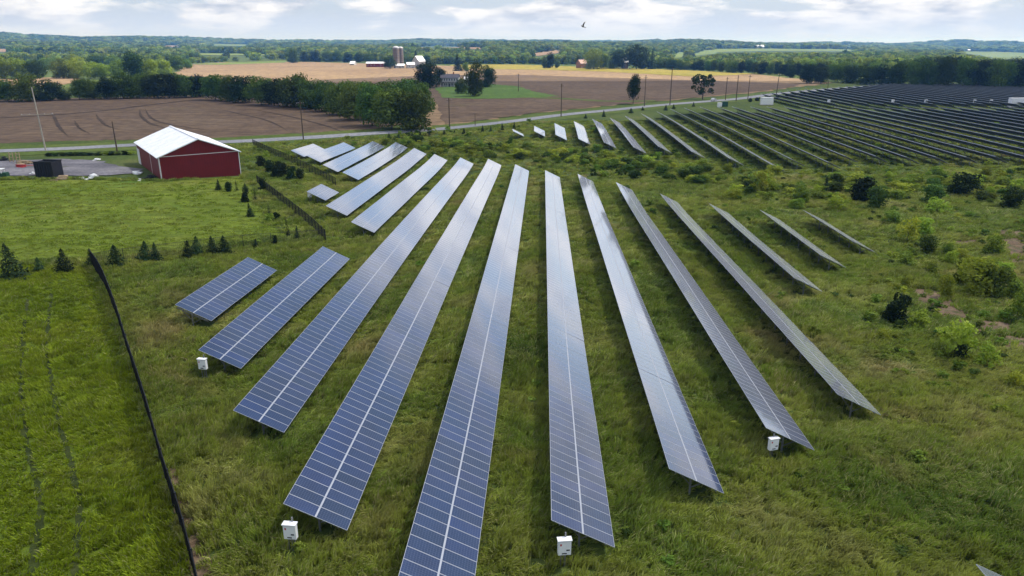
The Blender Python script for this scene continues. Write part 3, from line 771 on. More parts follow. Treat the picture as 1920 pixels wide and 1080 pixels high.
def pile(u, v, w, h, mat, name, label, cat, n=22, seed=1, long=False):
    p = at(u, v); s = depth(p) / F; W = w * s; H = h * s; rg = random.Random(seed); b = MB()
    for k in range(n):
        f = 1 - k / n; x = rg.gauss(0, .26) * W * f; y = rg.gauss(0, .3) * min(W, 3) * f; z = H * (k / n) * rg.uniform(.5, 1) + .08
        R = Matrix.Rotation(rg.uniform(-.5, .5) if long else rg.uniform(0, 6), 3, 'Z') @ Matrix.Rotation(rg.gauss(0, .15), 3, 'X')
        b.box((x, y, z), (W * rg.uniform(.3, .7) if long else W * rg.uniform(.15, .4), rg.uniform(.2, .9), rg.uniform(.08, .35)), R)
    o = b.build(name, mat); o.location = p; tag(o, label, cat); return o
pile(176, 336, 26, 11, M['white_paint'], 'tarp_heap', 'white crumpled heap at the pad edge right of the black container', 'heap', 26, 2)
pile(183, 301, 14, 4, M['white_paint'], 'sheet_stack', 'low white sheet stack at the back edge of the gravel pad', 'stack', 10, 3)
pile(257, 326, 16, 5, M['white_paint'], 'board_stack', 'white boards lying in the grass beside the barn', 'boards', 12, 4, True)
pile(283, 334, 20, 6, M['charcoal'], 'scrap_pile', 'dark scrap pile at the left corner of the barn', 'scrap', 18, 5)
pile(262, 339, 9, 4, M['white_paint'], 'paper_scraps', 'small white scraps in the grass in front of the barn', 'litter', 8, 6)
pile(118, 337, 24, 7, M['timber'], 'brush_pile', 'low brown brush pile right of the black container', 'brush pile', 26, 7, True)
pile(40, 314, 26, 6, M['red_paint'], 'red_beams', 'red steel beams stacked on the gravel pad', 'beams', 9, 8, True)
pile(48, 308, 34, 8, M['timber'], 'lumber_pile', 'pale lumber pile behind the red beams', 'lumber', 30, 9, True)
pile(62, 327, 9, 5, M['white_paint'], 'white_crate', 'small white crate just left of the black container', 'crate', 8, 10)
pile(8, 302, 22, 10, M['charcoal'], 'machinery_pile', 'dark machinery parts at the left photo edge', 'machinery', 18, 11)
def frames(u, v):
    p = at(u, v); r = empty('timber_frame', p); tag(r, 'two upright timber frames at the back of the lumber pile', 'frame')
    for k in (0, 1):
        b = MB()
        for x in (0, .9): b.bar((k * 1.6 + x, k * .2, 0), (k * 1.6 + x + .15, k * .2, 2.6), .16)
        for z in (.5, 1.3, 2.2): b.bar((k * 1.6 + z * .05, k * .2 - .1, z), (k * 1.6 + .95 + z * .05, k * .2 - .1, z), .12)
        b.build('frame', M['timber'], r)
frames(19, 305)
def utility_cart(u, v):
    p = at(u, v); r = empty('farm_cart', p, math.radians(8)); tag(r, 'small green and white vehicle cut by the left photo edge', 'utility vehicle')
    b = MB().box((0, 0, .85), (3.0, 1.5, .7)).box((.9, 0, 1.3), (1.0, 1.4, .25)); b.build('body', M['green_paint'], r)
    MB().box((-.3, 0, 2.2), (2.1, 1.6, .12)).build('roof', M['white_paint'], r)
    f = MB()
    for x in (-1.2, .6):
        for y in (-.7, .7): f.bar((x, y, 1.1), (x * .9, y, 2.15), .08)
    f.build('roll_frame', M['white_paint'], r)
    for x in (-1, 1):
        for y in (-.75, .75): MB().tube([(x, y - .12, .35), (x, y + .12, .35)], .36, 12).build('wheel', M['rubber'], r)
utility_cart(3, 335)
p = at(165, 291)
# ------------------------------------------------------------------ poles
def pole(u, vt, v, label, mat='wood_pole', lean=0, arm=True, dia=.3, armh=.93, armw=2.4, wires=False):
    p = at(u, v); H = (v - vt) / F * depth(p) * 1.02; r = empty('utility_pole', p); tag(r, label, 'utility pole', 'utility poles along the road and fields')
    top = Vector((lean * H, 0, H))
    MB().tube([(0, 0, -.6), top * .5, top], [dia * .62, dia * .52, dia * .38], 8).build('shaft', M[mat], r)
    if arm:
        a = top * armh; rz = Matrix.Rotation(.5, 3, 'Z')
        x = rz @ Vector((armw / 2, 0, 0)); off = Vector((0, -.2, 0))
        ca = MB().bar(a - x + off, a + x + off, .13, .16).build('crossarm', M[mat], r)
        for t in (-.92, -.45, .45, .92):
            q = a + x * t + off; MB().tube([q + Vector((0, 0, .07)), q + Vector((0, 0, .28))], [.05, .03], 6).build('insulator', M['white_paint'], ca)
    return r
pole(86, 170, 283, 'tall pale utility pole with a crossarm left of the red barn', 'pale_pole', -.02, True, .36, .58, 8)
pole(220, 230, 285, 'dark bare pole by the road just left of the red barn', arm=False, dia=.36)
pole(569, 192, 262, 'pole by the road in front of the dark hedgerow', dia=.36)
pole(843, 186, 243, 'pole at the near road edge right of the big tree clump', dia=.36)
pole(972, 140, 172, 'pole standing in the green farmhouse yard', dia=.36)
pole(1052, 160, 219, 'pole at the road in front of the brown field', dia=.36)
pole(1208, 144, 200, 'pole just right of the lone roadside tree', dia=.36)
pole(1256, 130, 197, 'tallest dark pole beside the road right of the lone tree', dia=.44)
pole(1360, 147, 188, 'pole just right of the ragged dark roadside tree', dia=.4)
pole(1380, 144, 190, 'dark pole second right of the ragged dark tree', dia=.44)
pole(1402, 143, 187, 'slim pole third right of the ragged dark tree', dia=.36)
pole(1455, 140, 181, 'dark leaning pole at the road bend', dia=.44, lean=.04)
pole(1551, 150, 173, 'pole at the far end of the road before the woods', dia=.36)
pole(891, 214, 236, 'short bare pole at the field edge by the road', arm=False, dia=.24)

# ------------------------------------------------------------------ houses and farm
def house(name, u, v, wpx, hpx, label, wall, roof, rz=0., deep=8., rise=.35, storeys=2, nwin=5, chimney=False, porch=False, door=True, cat='house'):
    p = at(u, v); s = depth(p) / F; W = wpx * s; H = hpx * s; r = empty(name, p, rz); tag(r, label, cat)
    b = MB(); D = deep; R = D / 2 * rise; x = W / 2
    b.face([(-x, 0, -1), (x, 0, -1), (x, 0, H), (-x, 0, H)]); b.face([(x, D, -1), (-x, D, -1), (-x, D, H), (x, D, H)])
    b.face([(x, 0, -1), (x, D, -1), (x, D, H), (x, D / 2, H + R), (x, 0, H)]); b.face([(-x, D, -1), (-x, 0, -1), (-x, 0, H), (-x, D / 2, H + R), (-x, D, H)])
    w = b.build('wall', M[wall], r)
    t = MB(); o = .5; sl = R / (D / 2)
    for y, k in ((-o, 1), (D + o, -1)):
        z = H - o * sl + .08; q = [(-x - o, y, z), (x + o, y, z), (x + o, D / 2, H + R + .08), (-x - o, D / 2, H + R + .08)]
        if k < 0: q = q[::-1]
        t.face(q); lo = [(a, b_, c - .2) for a, b_, c in q]; t.face(lo[::-1])
        for i in range(4): t.face([q[(i + 1) % 4], q[i], lo[i], lo[(i + 1) % 4]])
    rf = t.build('roof', M[roof], r)
    if chimney: MB().box((x * .4, D / 2, H + R + .5), (.9, .9, 1.8)).build('chimney', M['brick'], rf)
    for st in range(storeys):
        zc = H * (st + .55) / storeys
        for k in range(nwin):
            xx = -x + W * (k + .5) / nwin; ww = min(1.1, W / nwin * .45); wh = min(1.7, H / storeys * .5)
            if door and st == 0 and k == nwin // 2:
                MB().box((xx, -.05, min(2.2, H * .8) / 2), (1.1, .1, min(2.2, H * .8))).build('door', M['dark_roof'], r); continue
            fr = MB().box((xx, -.03, zc), (ww + .25, .1, wh + .25)).build('window', M['white_paint'], r)
            MB().box((xx, -.09, zc), (ww, .03, wh)).build('pane', M['pane'], fr)
    if porch:
        MB().box((0, -1.3, H * .5), (W + .4, 2.5, .18)).build('porch_roof', M['dark_roof'], r)
        for k in range(6): MB().box((-x + .2 + k * (W - .4) / 5, -2.3, H * .25), (.22, .22, H * .5)).build('porch_column', M['white_paint'], r)
    return r
house('farmhouse', 843, 163, 33, 17, 'white two storey farmhouse with dark roof and porch columns between yard trees', 'white_wall', 'dark_roof', -.05, 9, .5, 2, 7, True, True)
house('garage', 877, 161, 13, 11, 'small white outbuilding right of the two storey farmhouse', 'white_wall', 'white_roof', -.1, 7, .6, 1, 2)
house('cattle_barn', 705, 126, 36, 7, 'long low red barn with white roof left of the silo', 'red_siding', 'white_roof', .05, 14, .25, 1, 6, cat='barn')
house('machine_shed', 750, 128, 16, 5, 'pale low shed at the foot of the silo', 'white_wall', 'white_roof', .1, 10, .4, 1, 3, cat='shed')
house('red_gable_barn', 792, 127, 14, 12, 'white gabled barn with brown end right of the silo', 'white_wall', 'white_roof', .7, 16, .8, 1, 2, cat='barn')
house('white_shed', 771, 128, 14, 7, 'small white shed left of the white gabled barn', 'white_wall', 'white_roof', .3, 10, .5, 1, 2, cat='shed')
house('brick_house', 1095, 128, 15, 9, 'orange brick house with red roof at the crop strip', 'brick', 'brick', .5, 11, .8, 2, 3, True)
house('brown_barn', 1174, 129, 8, 12, 'narrow weathered brown barn between the far farm trees', 'silo', 'white_roof', .2, 12, .8, 1, 2, cat='barn')
house('hill_farmhouse', 1425, 91.5, 16, 4, 'white buildings on the hilltop above the pale green field', 'white_wall', 'white_roof', .1, 20, .5, 1, 3)
for u, v, w, h, lab in ((292, 84, 13, 3, 'white shed on the wooded hillside at far left'), (946, 92, 14, 2.6, 'long white shed end on in the distant valley'), (978, 92, 22, 2.6, 'long white roofed sheds in the distant valley'), (1164, 86, 6, 2, 'white house on the far hillside behind the farm trees'),
                        (1268, 95, 14, 3, 'pale grey sheds on the slope right of the far farm'), (1499, 113, 6, 3, 'tiny white house among the trees right of the road'), (1817, 96, 5, 2, 'tiny white house below the right ridge'), (1871, 94, 10, 2, 'low white house below the ridge at far right'),
                        (80, 90.5, 8, 2, 'tiny white roof in the woods at far left'), (660, 122, 8, 3, 'small pale shed left of the long red barn'), (1748, 106, 7, 4, 'tan house among the trees at right')):
    house('distant_house', u, v, w, h, lab, 'white_wall', 'white_roof', random.uniform(-.3, .3), 12, .5, 1, 2, door=False)
def silo(u, v, vt, wpx, label):
    p = at(u, v); s = depth(p) / F; R = wpx * s / 2; H = (v - vt) * s; r = empty('silo', p); tag(r, label, 'silo', 'concrete silos at the far farm')
    b = MB(); n = 24; hb = H - R * .7
    for j in range(n):
        a, c = 2 * PI * j / n, 2 * PI * (j + 1) / n
        b.face([(R * math.cos(a), R * math.sin(a), -1), (R * math.cos(c), R * math.sin(c), -1), (R * math.cos(c), R * math.sin(c), hb), (R * math.cos(a), R * math.sin(a), hb)], 0, [(a * R, 0), (c * R, 0), (c * R, hb), (a * R, hb)])
    b.build('silo_wall', M['silo'], r)
    d = MB(); K = 5
    for i in range(K):
        t0, t1 = i / K * PI / 2, (i + 1) / K * PI / 2
        for j in range(n):
            a, c = 2 * PI * j / n, 2 * PI * (j + 1) / n; f = lambda t, q: (1.03 * R * math.cos(t) * math.cos(q), 1.03 * R * math.cos(t) * math.sin(q), hb + .65 * R * math.sin(t))
            d.face([f(t0, a), f(t0, c), f(t1, c), f(t1, a)] if i < K - 1 else [f(t0, a), f(t0, c), f(t1, c)])
    d.build('dome_cap', M['cap'], r, True)
    h = MB().box((R * .3, -R * .98, hb / 2), (.9, .6, hb)); h.build('chute', M['silo'], r)
    b = MB()
    for k in range(8): 
        z = hb * (k + .5) / 8; b.tube([(1.01 * R * math.cos(t), 1.01 * R * math.sin(t), z) for t in np.linspace(0, 2 * PI, 25)], .08, 4, cap=False)
    b.build('hoops', M['steel'], r)
silo(744, 127.5, 88, 12, 'tall concrete silo with white cap, left one of the pair')
silo(752.5, 127, 89, 10, 'tall concrete silo with white cap, right one of the pair')
def car(u, v):
    p = at(u, v); q = at(u + 4, v - .7); r = empty('parked_car', p + Vector((0, 0, .38)), math.atan2(q.y - p.y, q.x - p.x)); tag(r, 'small pale car on the road below the ragged dark tree', 'car')
    b = MB(); pr = [(-2.2, .35), (2.2, .35), (2.2, .85), (1.2, .98), (.6, 1.48), (-1.2, 1.5), (-2.0, 1.0), (-2.2, .9)]
    for y, k in ((-.85, 1), (.85, -1)): b.face([(a, y, c) for a, c in pr][::k])
    for i in range(len(pr)):
        a, c = pr[i], pr[(i + 1) % len(pr)]; b.face([(a[0], .85, a[1]), (c[0], .85, c[1]), (c[0], -.85, c[1]), (a[0], -.85, a[1])])
    b.build('body', M['car_paint'], r)
    MB().box((-.3, 0, 1.22), (1.5, 1.74, .36)).build('window', M['pane'], r)
    for x in (-1.35, 1.35):
        for y in (-.8, .8): MB().tube([(x, y - .11, .33), (x, y + .11, .33)], .33, 12).build('wheel', M['rubber'], r)
car(1338, 190.5)

# ------------------------------------------------------------------ trees
def quads(C, N, size, asp=1.0, rg=rng):
    """leaf-clump faces centred at C, facing N"""
    n = len(C); t = rg.normal(size=(n, 3)); t -= (t * N).sum(1, keepdims=True) * N; t /= np.linalg.norm(t, axis=1, keepdims=True) + 1e-9
    b = np.cross(N, t); s = size[:, None]
    V = np.stack([C + t * s, C + b * s * asp, C - t * s * .8, C - b * s * asp], 1).reshape(-1, 3)
    return V, np.arange(4 * n).reshape(n, 4)
def crown(seed, lobes, per, size, low=.18, wide=1.0, top=1.0, spread=.62, lr=(.15, .25), mat='leaf'):
    rg = np.random.default_rng(seed); C = []; N = []; S = []
    for k in range(lobes):
        h = low + (1 - low) * (.12 + .72 * rg.random()); f = (h - low) / (1 - low)
        rad = .5 * wide * math.sqrt(max(.03, 1 - (2 * f - .85) ** 2 * .8)) * spread * rg.random() ** .45
        a = rg.random() * 2 * PI; r = rg.uniform(*lr)
        c = np.array([rad * math.cos(a), rad * math.sin(a), min(h, top - r * .75)])
        d = rg.normal(size=(per, 3)); d[:, 2] += .35; d /= np.linalg.norm(d, axis=1, keepdims=True)
        q = c + d * r * np.array([1, 1, .8]) * (.62 + .42 * rg.random((per, 1)))
        nn = d + rg.normal(size=(per, 3)) * .55; nn /= np.linalg.norm(nn, axis=1, keepdims=True)
        C.append(q); N.append(nn); S.append(size * rg.uniform(.6, 1.35, per))
    C, N, S = np.vstack(C), np.vstack(N), np.concatenate(S); k = C[:, 2] > .02
    V, Fc = quads(C[k], N[k], S[k], .75, rg)
    V[:, :2] = np.clip(V[:, :2], -.56 * max(1, wide), .56 * max(1, wide)); V[:, 2] = np.clip(V[:, 2], .0, 1.03)
    return pymesh('crown', V, Fc, [M[mat]])
def conifer(seed, n, size, mat='needle', full=1.25):
    rg = np.random.default_rng(seed); C = []; N = []; S = []
    for k in range(n):
        h = .05 + .95 * rg.random() ** 1.5; lay = (h * 11) % 1; R = .5 * (1 - h) ** .85 * (.55 + .45 * (1 - lay)) * full + .015
        a = rg.random() * 2 * PI; q = rg.random() ** .5 * R * (.85 + .3 * math.sin(a * 3 + seed + h * 20) ** 2)
        C.append((q * math.cos(a), q * math.sin(a), h - q * .22)); N.append((math.cos(a) * .5 + rg.normal() * .4, math.sin(a) * .5 + rg.normal() * .4, .8)); S.append(size * rg.uniform(.6, 1.3) * (1.2 - .7 * h))
    C, N, S = np.array(C), np.array(N), np.array(S); N /= np.linalg.norm(N, axis=1, keepdims=True)
    V, Fc = quads(C, N, S, .5, rg); V[:, 2] = np.clip(V[:, 2], .0, 1.05); return pymesh('crown', V, Fc, [M[mat]])
def trunk_me(seed, h=.55, r=.022, limbs=5):
    rg = random.Random(seed); b = MB()
    b.tube([(0, 0, -.03), (.004, 0, h * .4), (rg.uniform(-.02, .02), .01, h), (rg.uniform(-.03, .03), 0, h * 1.45)], [r * 1.3, r, r * .7, r * .2], 7)
    for k in range(limbs):
        a = rg.random() * 6.28; z = h * rg.uniform(.45, 1.0); q = rg.uniform(.14, .26)
        b.tube([(0, 0, z), (q * .5 * math.cos(a), q * .5 * math.sin(a), z + .09), (q * math.cos(a), q * math.sin(a), z + .2)], [r * .55, r * .35, r * .12], 5)
    return pymesh('trunk', b.v, b.f, [M['bark']], b.i, b.uv, True)
CROWNS = {}
for mat in ('leaf', 'leaf_light', 'leaf_dark'):
    CROWNS[mat] = [crown(10 + k + len(mat), 40, 150, .024, low=(-.08, -.02, -.12, .04)[k], spread=.66, lr=(.16, .27), mat=mat) for k in range(4)]
CROWNS['tall'] = [crown(40 + k, 34, 140, .023, low=.14, wide=.8, spread=.55, mat='leaf_dark') for k in range(2)]
CROWNS['ragged'] = [crown(50, 22, 70, .034, low=.16, spread=.85, lr=(.09, .17), mat='leaf_dark')]
CROWNS['conifer'] = [conifer(60 + k, 1500, .055) for k in range(4)]
CROWNS['sparse'] = [conifer(66 + k, 420, .05, full=.9) for k in range(2)]
for mat in ('leaf_yellow', 'leaf_light', 'leaf_dark', 'leaf'):
    CROWNS['bush_' + mat] = [crown(70 + k + len(mat) * 3, 26, 80, .042, low=-.1, spread=.62, lr=(.17, .27), mat=mat) for k in range(3)]
CROWNS['loose'] = [crown(90 + k, 20, 42, .045, low=.02, spread=.8, lr=(.12, .22), mat='leaf_yellow') for k in range(2)]
TRUNKS = [trunk_me(k) for k in range(4)]; STEM = trunk_me(9, .3, .018, 3); CTRUNK = trunk_me(11, .6, .018, 0)
def plant(u, v, vt, wpx, kind, label, cat='tree', group=None, name='tree', trunk=True, p=None, H=None, W=None):
    p = at(u, v) if p is None else p; s = depth(p) / F
    H = H or (v - vt) * s * 1.04; W = W or wpx * s
    r = empty(name, p, random.random() * 6.28); tag(r, label, cat, group)
    k = random.randrange(len(CROWNS[kind])); c = link('crown', CROWNS[kind][k], r); a_ = random.uniform(.86, 1.16); c.scale = (W * a_, W / a_, H); c.rotation_euler = (random.gauss(0, .04), random.gauss(0, .04), 0)
    if trunk:
        t = link('trunk', (CTRUNK if kind in ('conifer', 'sparse') else STEM if cat != 'tree' else TRUNKS[k % 4]), r); ts = min(W, H) if cat == 'tree' else W * .8
        t.scale = (ts * .95, ts * .95, H * .95)
    return r
HG = 'trees of the dark hedgerow behind the brown field'
HEDGE = [(15, 190, 152, 44), (55, 190, 139, 66), (95, 189, 150, 44), (122, 188, 171, 28), (150, 187, 150, 40), (176, 186, 148, 38), (202, 186, 147, 38), (232, 185, 139, 44), (262, 184, 138, 48), (290, 184, 141, 44), (318, 184, 136, 48), (347, 183, 139, 42), (374, 182, 142, 38),
         (405, 188, 143, 44), (432, 190, 144, 44), (460, 193, 141, 52), (490, 197, 147, 48), (522, 199, 150, 44), (553, 201, 139, 60), (585, 204, 152, 48), (612, 209, 155, 48), (640, 216, 152, 54), (668, 225, 158, 56), (698, 236, 160, 64), (735, 243, 170, 74), (775, 244, 174, 66), (792, 226, 160, 50), (752, 216, 152, 60), (716, 206, 156, 54), (683, 201, 155, 50), (652, 198, 156, 48), (775, 206, 151, 54), (720, 222, 158, 50), (610, 199, 158, 40)]
for k, (u, v, vt, w) in enumerate(sorted(HEDGE)):
    plant(u, v, vt, w * random.uniform(1.05, 1.4), random.choice(['leaf', 'leaf', 'leaf', 'leaf_dark']), nth(k) + ' tree from the left in the dark hedgerow behind the brown field', group=HG)
BL = [(10, 148, 109, 44), (38, 147, 110, 46), (70, 147, 113, 42), (120, 147, 111, 42), (146, 147, 109, 46), (171, 148, 117, 40), (197, 148, 120, 38), (222, 147, 113, 40), (255, 152, 99, 46), (281, 151, 113, 42), (306, 144, 112, 42), (331, 133, 107, 34), (350, 129, 111, 26), (90, 131, 108, 30), (180, 130, 104, 36), (215, 128, 104, 32), (140, 128, 103, 34)]
for k, (u, v, vt, w) in enumerate(sorted(BL)):
    plant(u, v, vt, w, 'leaf_dark' if u == 255 else random.choice(['leaf_light', 'leaf', 'leaf_light']), nth(k) + ' sunlit tree from the left beyond the left hedgerow', group='sunlit trees beyond the left hedgerow')
DL = [(550, 118, 92, 28), (572, 116, 96, 24), (592, 116, 95, 24), (612, 116, 97, 24), (632, 116, 98, 24), (652, 117, 99, 22), (672, 117, 100, 22), (692, 117, 101, 20)]
for k, (u, v, vt, w) in enumerate(DL):
    plant(u, v, vt, w, random.choice(['leaf', 'leaf_dark']), nth(k) + ' tree from the left at the top edge of the tan field', group='trees at the top edge of the tan field')
for u, v, vt, w, kd, lab in ((804, 165, 119, 46, 'leaf_dark', 'broad dark tree left of the white farmhouse'), (826, 160, 128, 20, 'leaf_dark', 'narrow dark tree against the left end of the farmhouse'), (865, 176, 148, 24, 'leaf', 'small round tree in front of the farmhouse'),
                             (889, 181, 119, 36, 'leaf', 'tall two tone tree right of the farmhouse'), (915, 164, 124, 26, 'leaf_dark', 'round dark tree at the right of the farmhouse group'), (859, 133, 103, 18, 'conifer', 'dark conifer behind the farmhouse'), (873, 134, 118, 12, 'leaf_light', 'small light tree beside the dark conifer'),
                             (781, 122, 97, 12, 'conifer', 'slim dark conifer right of the silo'), (732, 129, 108, 22, 'leaf', 'round tree just left of the silo'),
                             (1187, 195, 145, 30, 'tall', 'lone dark tree standing at the roadside'), (1317, 187, 141, 40, 'ragged', 'ragged dark tree with open crown at the roadside'),
                             (1113, 130, 95, 30, 'leaf_light', 'yellow green tree right of the brick house'), (1131, 130, 106, 16, 'leaf', 'small dark tree behind the far farm'), (1148, 129, 112, 20, 'leaf_light', 'low yellowish tree left of the brown barn'), (1160, 129, 97, 24, 'leaf_dark', 'dark tree left of the brown barn'), (1193, 130, 88, 36, 'leaf_dark', 'tallest dark tree of the far farm group'),
                             (1208, 130, 106, 18, 'leaf_dark', 'dark tree right of the tallest farm tree'), (1222, 130, 97, 15, 'conifer', 'pointed dark conifer at the far farm'), (1031, 128, 101, 13, 'leaf_dark', 'dark upright tree alone on the crop strip'), (1021, 128, 114, 9, 'leaf', 'small shrub tree left of the lone upright tree'), (1045, 128, 117, 9, 'leaf', 'small shrub tree right of the lone upright tree'),
                             (1513, 157, 122, 28, 'leaf_dark', 'big dark tree at the end of the field by the road'), (1538, 157, 126, 24, 'leaf_dark', 'second dark tree at the end of the field by the road'), (1480, 146, 127, 16, 'leaf_dark', 'smaller dark tree on the field edge left of the big pair')):
    g_ = 1.35 if v < 170 else 1.12
    plant(u, v, vt - (2 if u > 1000 else 0), w * g_, kd, lab)
k = 0
for u in range(1236, 1566, 13):
    v = np.interp(u, [1236, 1400, 1480, 1560], [130, 137, 142, 147]) + random.uniform(-1, 1)
    plant(u + random.uniform(-3, 3), v, np.interp(u, [1236, 1400, 1560], [111, 115, 120]) + random.uniform(-2, 4), random.uniform(17, 24), random.choice(['leaf', 'leaf_dark', 'leaf']), nth(k) + ' tree from the left in the tree line behind the right field', group='tree line behind the right field'); k += 1
RW = [(1570, 154, 124), (1597, 156, 123), (1625, 159, 125), (1652, 161, 122), (1680, 163, 121), (1708, 164, 119), (1738, 165, 112), (1770, 166, 111), (1800, 166, 112), (1832, 167, 116), (1864, 168, 114), (1895, 168, 115), (1920, 169, 114), (1950, 169, 112),
      (1590, 146, 118), (1640, 148, 118), (1690, 152, 113), (1725, 152, 108), (1755, 152, 106), (1785, 153, 107), (1815, 153, 111), (1850, 154, 112), (1880, 154, 111), (1908, 154, 110)]
for k, (u, v, vt) in enumerate(sorted(RW)):
    plant(u, v, vt, random.uniform(40, 52), random.choice(['leaf', 'leaf_dark', 'leaf']), nth(k) + ' tree from the left in the wood behind the far array', group='trees of the wood behind the far right array')

# young evergreens and shrubs
EV = [(28, 523, 460, 50), (75, 511, 486, 26), (122, 511, 470, 34), (173, 503, 470, 24), (221, 503, 462, 36), (272, 491, 456, 30), (293, 491, 459, 22), (353, 486, 454, 26), (370, 481, 447, 28), (400, 479, 446, 25), (422, 479, 446, 27)]
for k, (u, v, vt, w) in enumerate(EV):
    plant(u, v, vt - 4, w * 1.25, 'conifer', nth(k) + ' young evergreen from the left in the row behind the fence', 'evergreen', 'young evergreens in a row behind the paddock fence', 'young_evergreen')
for k, (u, v, vt, w) in enumerate([(480, 466, 447, 18), (517, 464, 440, 14), (541, 442, 406, 18), (557, 452, 424, 16), (520, 413, 397, 14), (505, 404, 384, 20), (470, 406, 381, 18), (460, 379, 354, 20), (480, 377, 353, 16), (410, 356, 337, 16), (429, 359, 341, 18), (444, 357, 338, 12), (460, 355, 344, 14), (493, 358, 333, 20)]):
    plant(u, v, vt, w, ('conifer', 'bush_leaf_dark', 'sparse')[k % 3], nth(k) + ' small evergreen along the lawn edge, counted from the fence corner', 'evergreen', 'small evergreens along the lawn edge', 'small_evergreen')
for k, (u, v, vt, w) in enumerate([(490, 314, 292, 22), (505, 322, 300, 22), (520, 333, 302, 26), (533, 330, 304, 22), (547, 338, 311, 24), (563, 336, 316, 20)]):
    plant(u, v, vt, w, 'bush_leaf_dark', nth(k) + ' dark bush from the left along the fence right of the barn', 'bush', 'dark bushes along the fence right of the barn', 'bush')
RE = [(730, 259, 249, 9), (748, 260, 251, 10), (773, 257, 246, 9), (788, 257, 245, 10), (805, 256, 245, 10), (833, 254, 244, 10), (852, 251, 244, 7), (870, 251, 240, 10), (905, 248, 235, 9), (920, 247, 236, 8), (942, 246, 231, 10), (964, 243, 229, 10), (1098, 222, 214, 8), (1132, 219, 207, 9), (1183, 212, 203, 14), (1205, 207, 200, 8), (1248, 207, 197, 10), (1263, 204, 196, 9), (1300, 200, 192, 7)]
for k, (u, v, vt, w) in enumerate(RE):
    plant(u, v, vt, w, 'conifer', nth(k) + ' tiny evergreen from the left along the road', 'evergreen', 'tiny evergreens planted along the road', 'roadside_evergreen')
for k, u in enumerate(range(1405, 1640, 17)):
    v = np.interp(u, [1405, 1640], [191, 166]); plant(u + random.uniform(-4, 4), v, v - random.uniform(5, 8), random.uniform(8, 14), 'bush_leaf_dark', nth(k) + ' low bush from the left along the road behind the far array', 'bush', 'low bushes along the road behind the far array', 'bush')
SH = [(1860, 480, 442, 44, 'bush_leaf_yellow', 'round yellow green bush alone in the clearing at right'), (1783, 500, 470, 30, 'bush_leaf_yellow', 'round light bush at the upper left of the bush cluster'), (1802, 492, 466, 30, 'bush_leaf_yellow', 'round light bush at the top of the bush cluster'), (1776, 480, 455, 28, 'bush_leaf_light', 'rounded bush behind the bush cluster'),
      (1830, 554, 482, 74, 'bush_leaf_yellow', 'largest green bush of the cluster at right'), (1864, 560, 496, 58, 'bush_leaf_light', 'deep green bush at the right of the cluster'), (1806, 532, 486, 52, 'bush_leaf_yellow', 'green bush at the left of the cluster'), (1770, 558, 515, 30, 'bush_leaf_yellow', 'upright light bush just below the cluster'),
      (1676, 604, 548, 56, 'bush_leaf_dark', 'dense dark green bush right of the short rows'), (1788, 668, 592, 74, 'loose', 'tall loose yellow green shrub at right'), (1797, 676, 640, 34, 'bush_leaf_dark', 'dark low bush in front of the tall loose shrub'), (1722, 612, 580, 46, 'loose', 'loose light shrub right of the dense dark bush'),
      (1905, 600, 545, 50, 'loose', 'loose light green shrub at the right photo edge'), (1697, 545, 512, 22, 'loose', 'thin upright shrub above the dense dark bush'), (1748, 656, 640, 18, 'bush_leaf_dark', 'tiny dark bush left of the tall loose shrub'), (1905, 728, 690, 46, 'loose', 'low loose shrub at the right photo edge'),
      (1616, 378, 333, 52, 'bush_leaf_dark', 'big dark bush in the scrub between the arrays'), (1805, 366, 324, 60, 'bush_leaf_dark', 'big dark bush at the right of the scrub'), (1640, 392, 350, 40, 'bush_leaf', 'green bush right of the big dark scrub bush'), (1548, 362, 332, 20, 'conifer', 'small pointed evergreen in the scrub'),
      (1425, 365, 318, 36, 'loose', 'tall light green shrub in the scrub'), (1445, 362, 335, 34, 'loose', 'light shrub beside the tall light one'), (1880, 350, 330, 34, 'bush_leaf_light', 'light bush above the right end of the scrub'), (1847, 330, 315, 24, 'bush_leaf_yellow', 'small light bush at the corner of the far array'), (1745, 380, 345, 46, 'bush_leaf', 'green bush right of centre in the scrub'),
      (1755, 400, 370, 44, 'loose', 'pale feathery shrub at right of the scrub'), (1895, 390, 350, 50, 'bush_leaf', 'green bush at the photo edge in the scrub'), (1700, 455, 405, 44, 'loose', 'light shrub left of the clearing'), (1670, 420, 395, 40, 'bush_leaf_light', 'light bush below the scrub'), (1735, 475, 440, 40, 'bush_leaf', 'green bush at the edge of the clearing'), (1700, 500, 470, 40, 'bush_leaf_light', 'low light bush below the clearing edge'), (1740, 515, 488, 44, 'loose', 'loose bush left of the bush cluster'),
      (1880, 530, 492, 50, 'bush_leaf_yellow', 'light green bush right of the bush cluster'), (1905, 560, 520, 46, 'bush_leaf_light', 'bush at the right photo edge beside the cluster'), (1850, 520, 484, 44, 'bush_leaf_yellow', 'light bush between the round ones and the largest bush'), (1730, 440, 408, 44, 'bush_leaf_yellow', 'bright bush at the top left of the clearing'),
      (1655, 640, 612, 34, 'loose', 'low bright shrub in front of the dense dark bush'), (1850, 690, 640, 54, 'loose', 'loose bright shrub right of the tall loose shrub'), (1760, 330, 312, 30, 'bush_leaf_light', 'light bush along the near edge of the far array'), (1500, 380, 352, 40, 'bush_leaf_yellow', 'bright bush left of the big dark scrub bush'), (1570, 395, 366, 44, 'loose', 'bright loose shrub in front of the big dark scrub bush')]
for u, v, vt, w, kd, lab in SH: plant(u, v, vt, w, kd, lab, 'bush', None, 'bush')
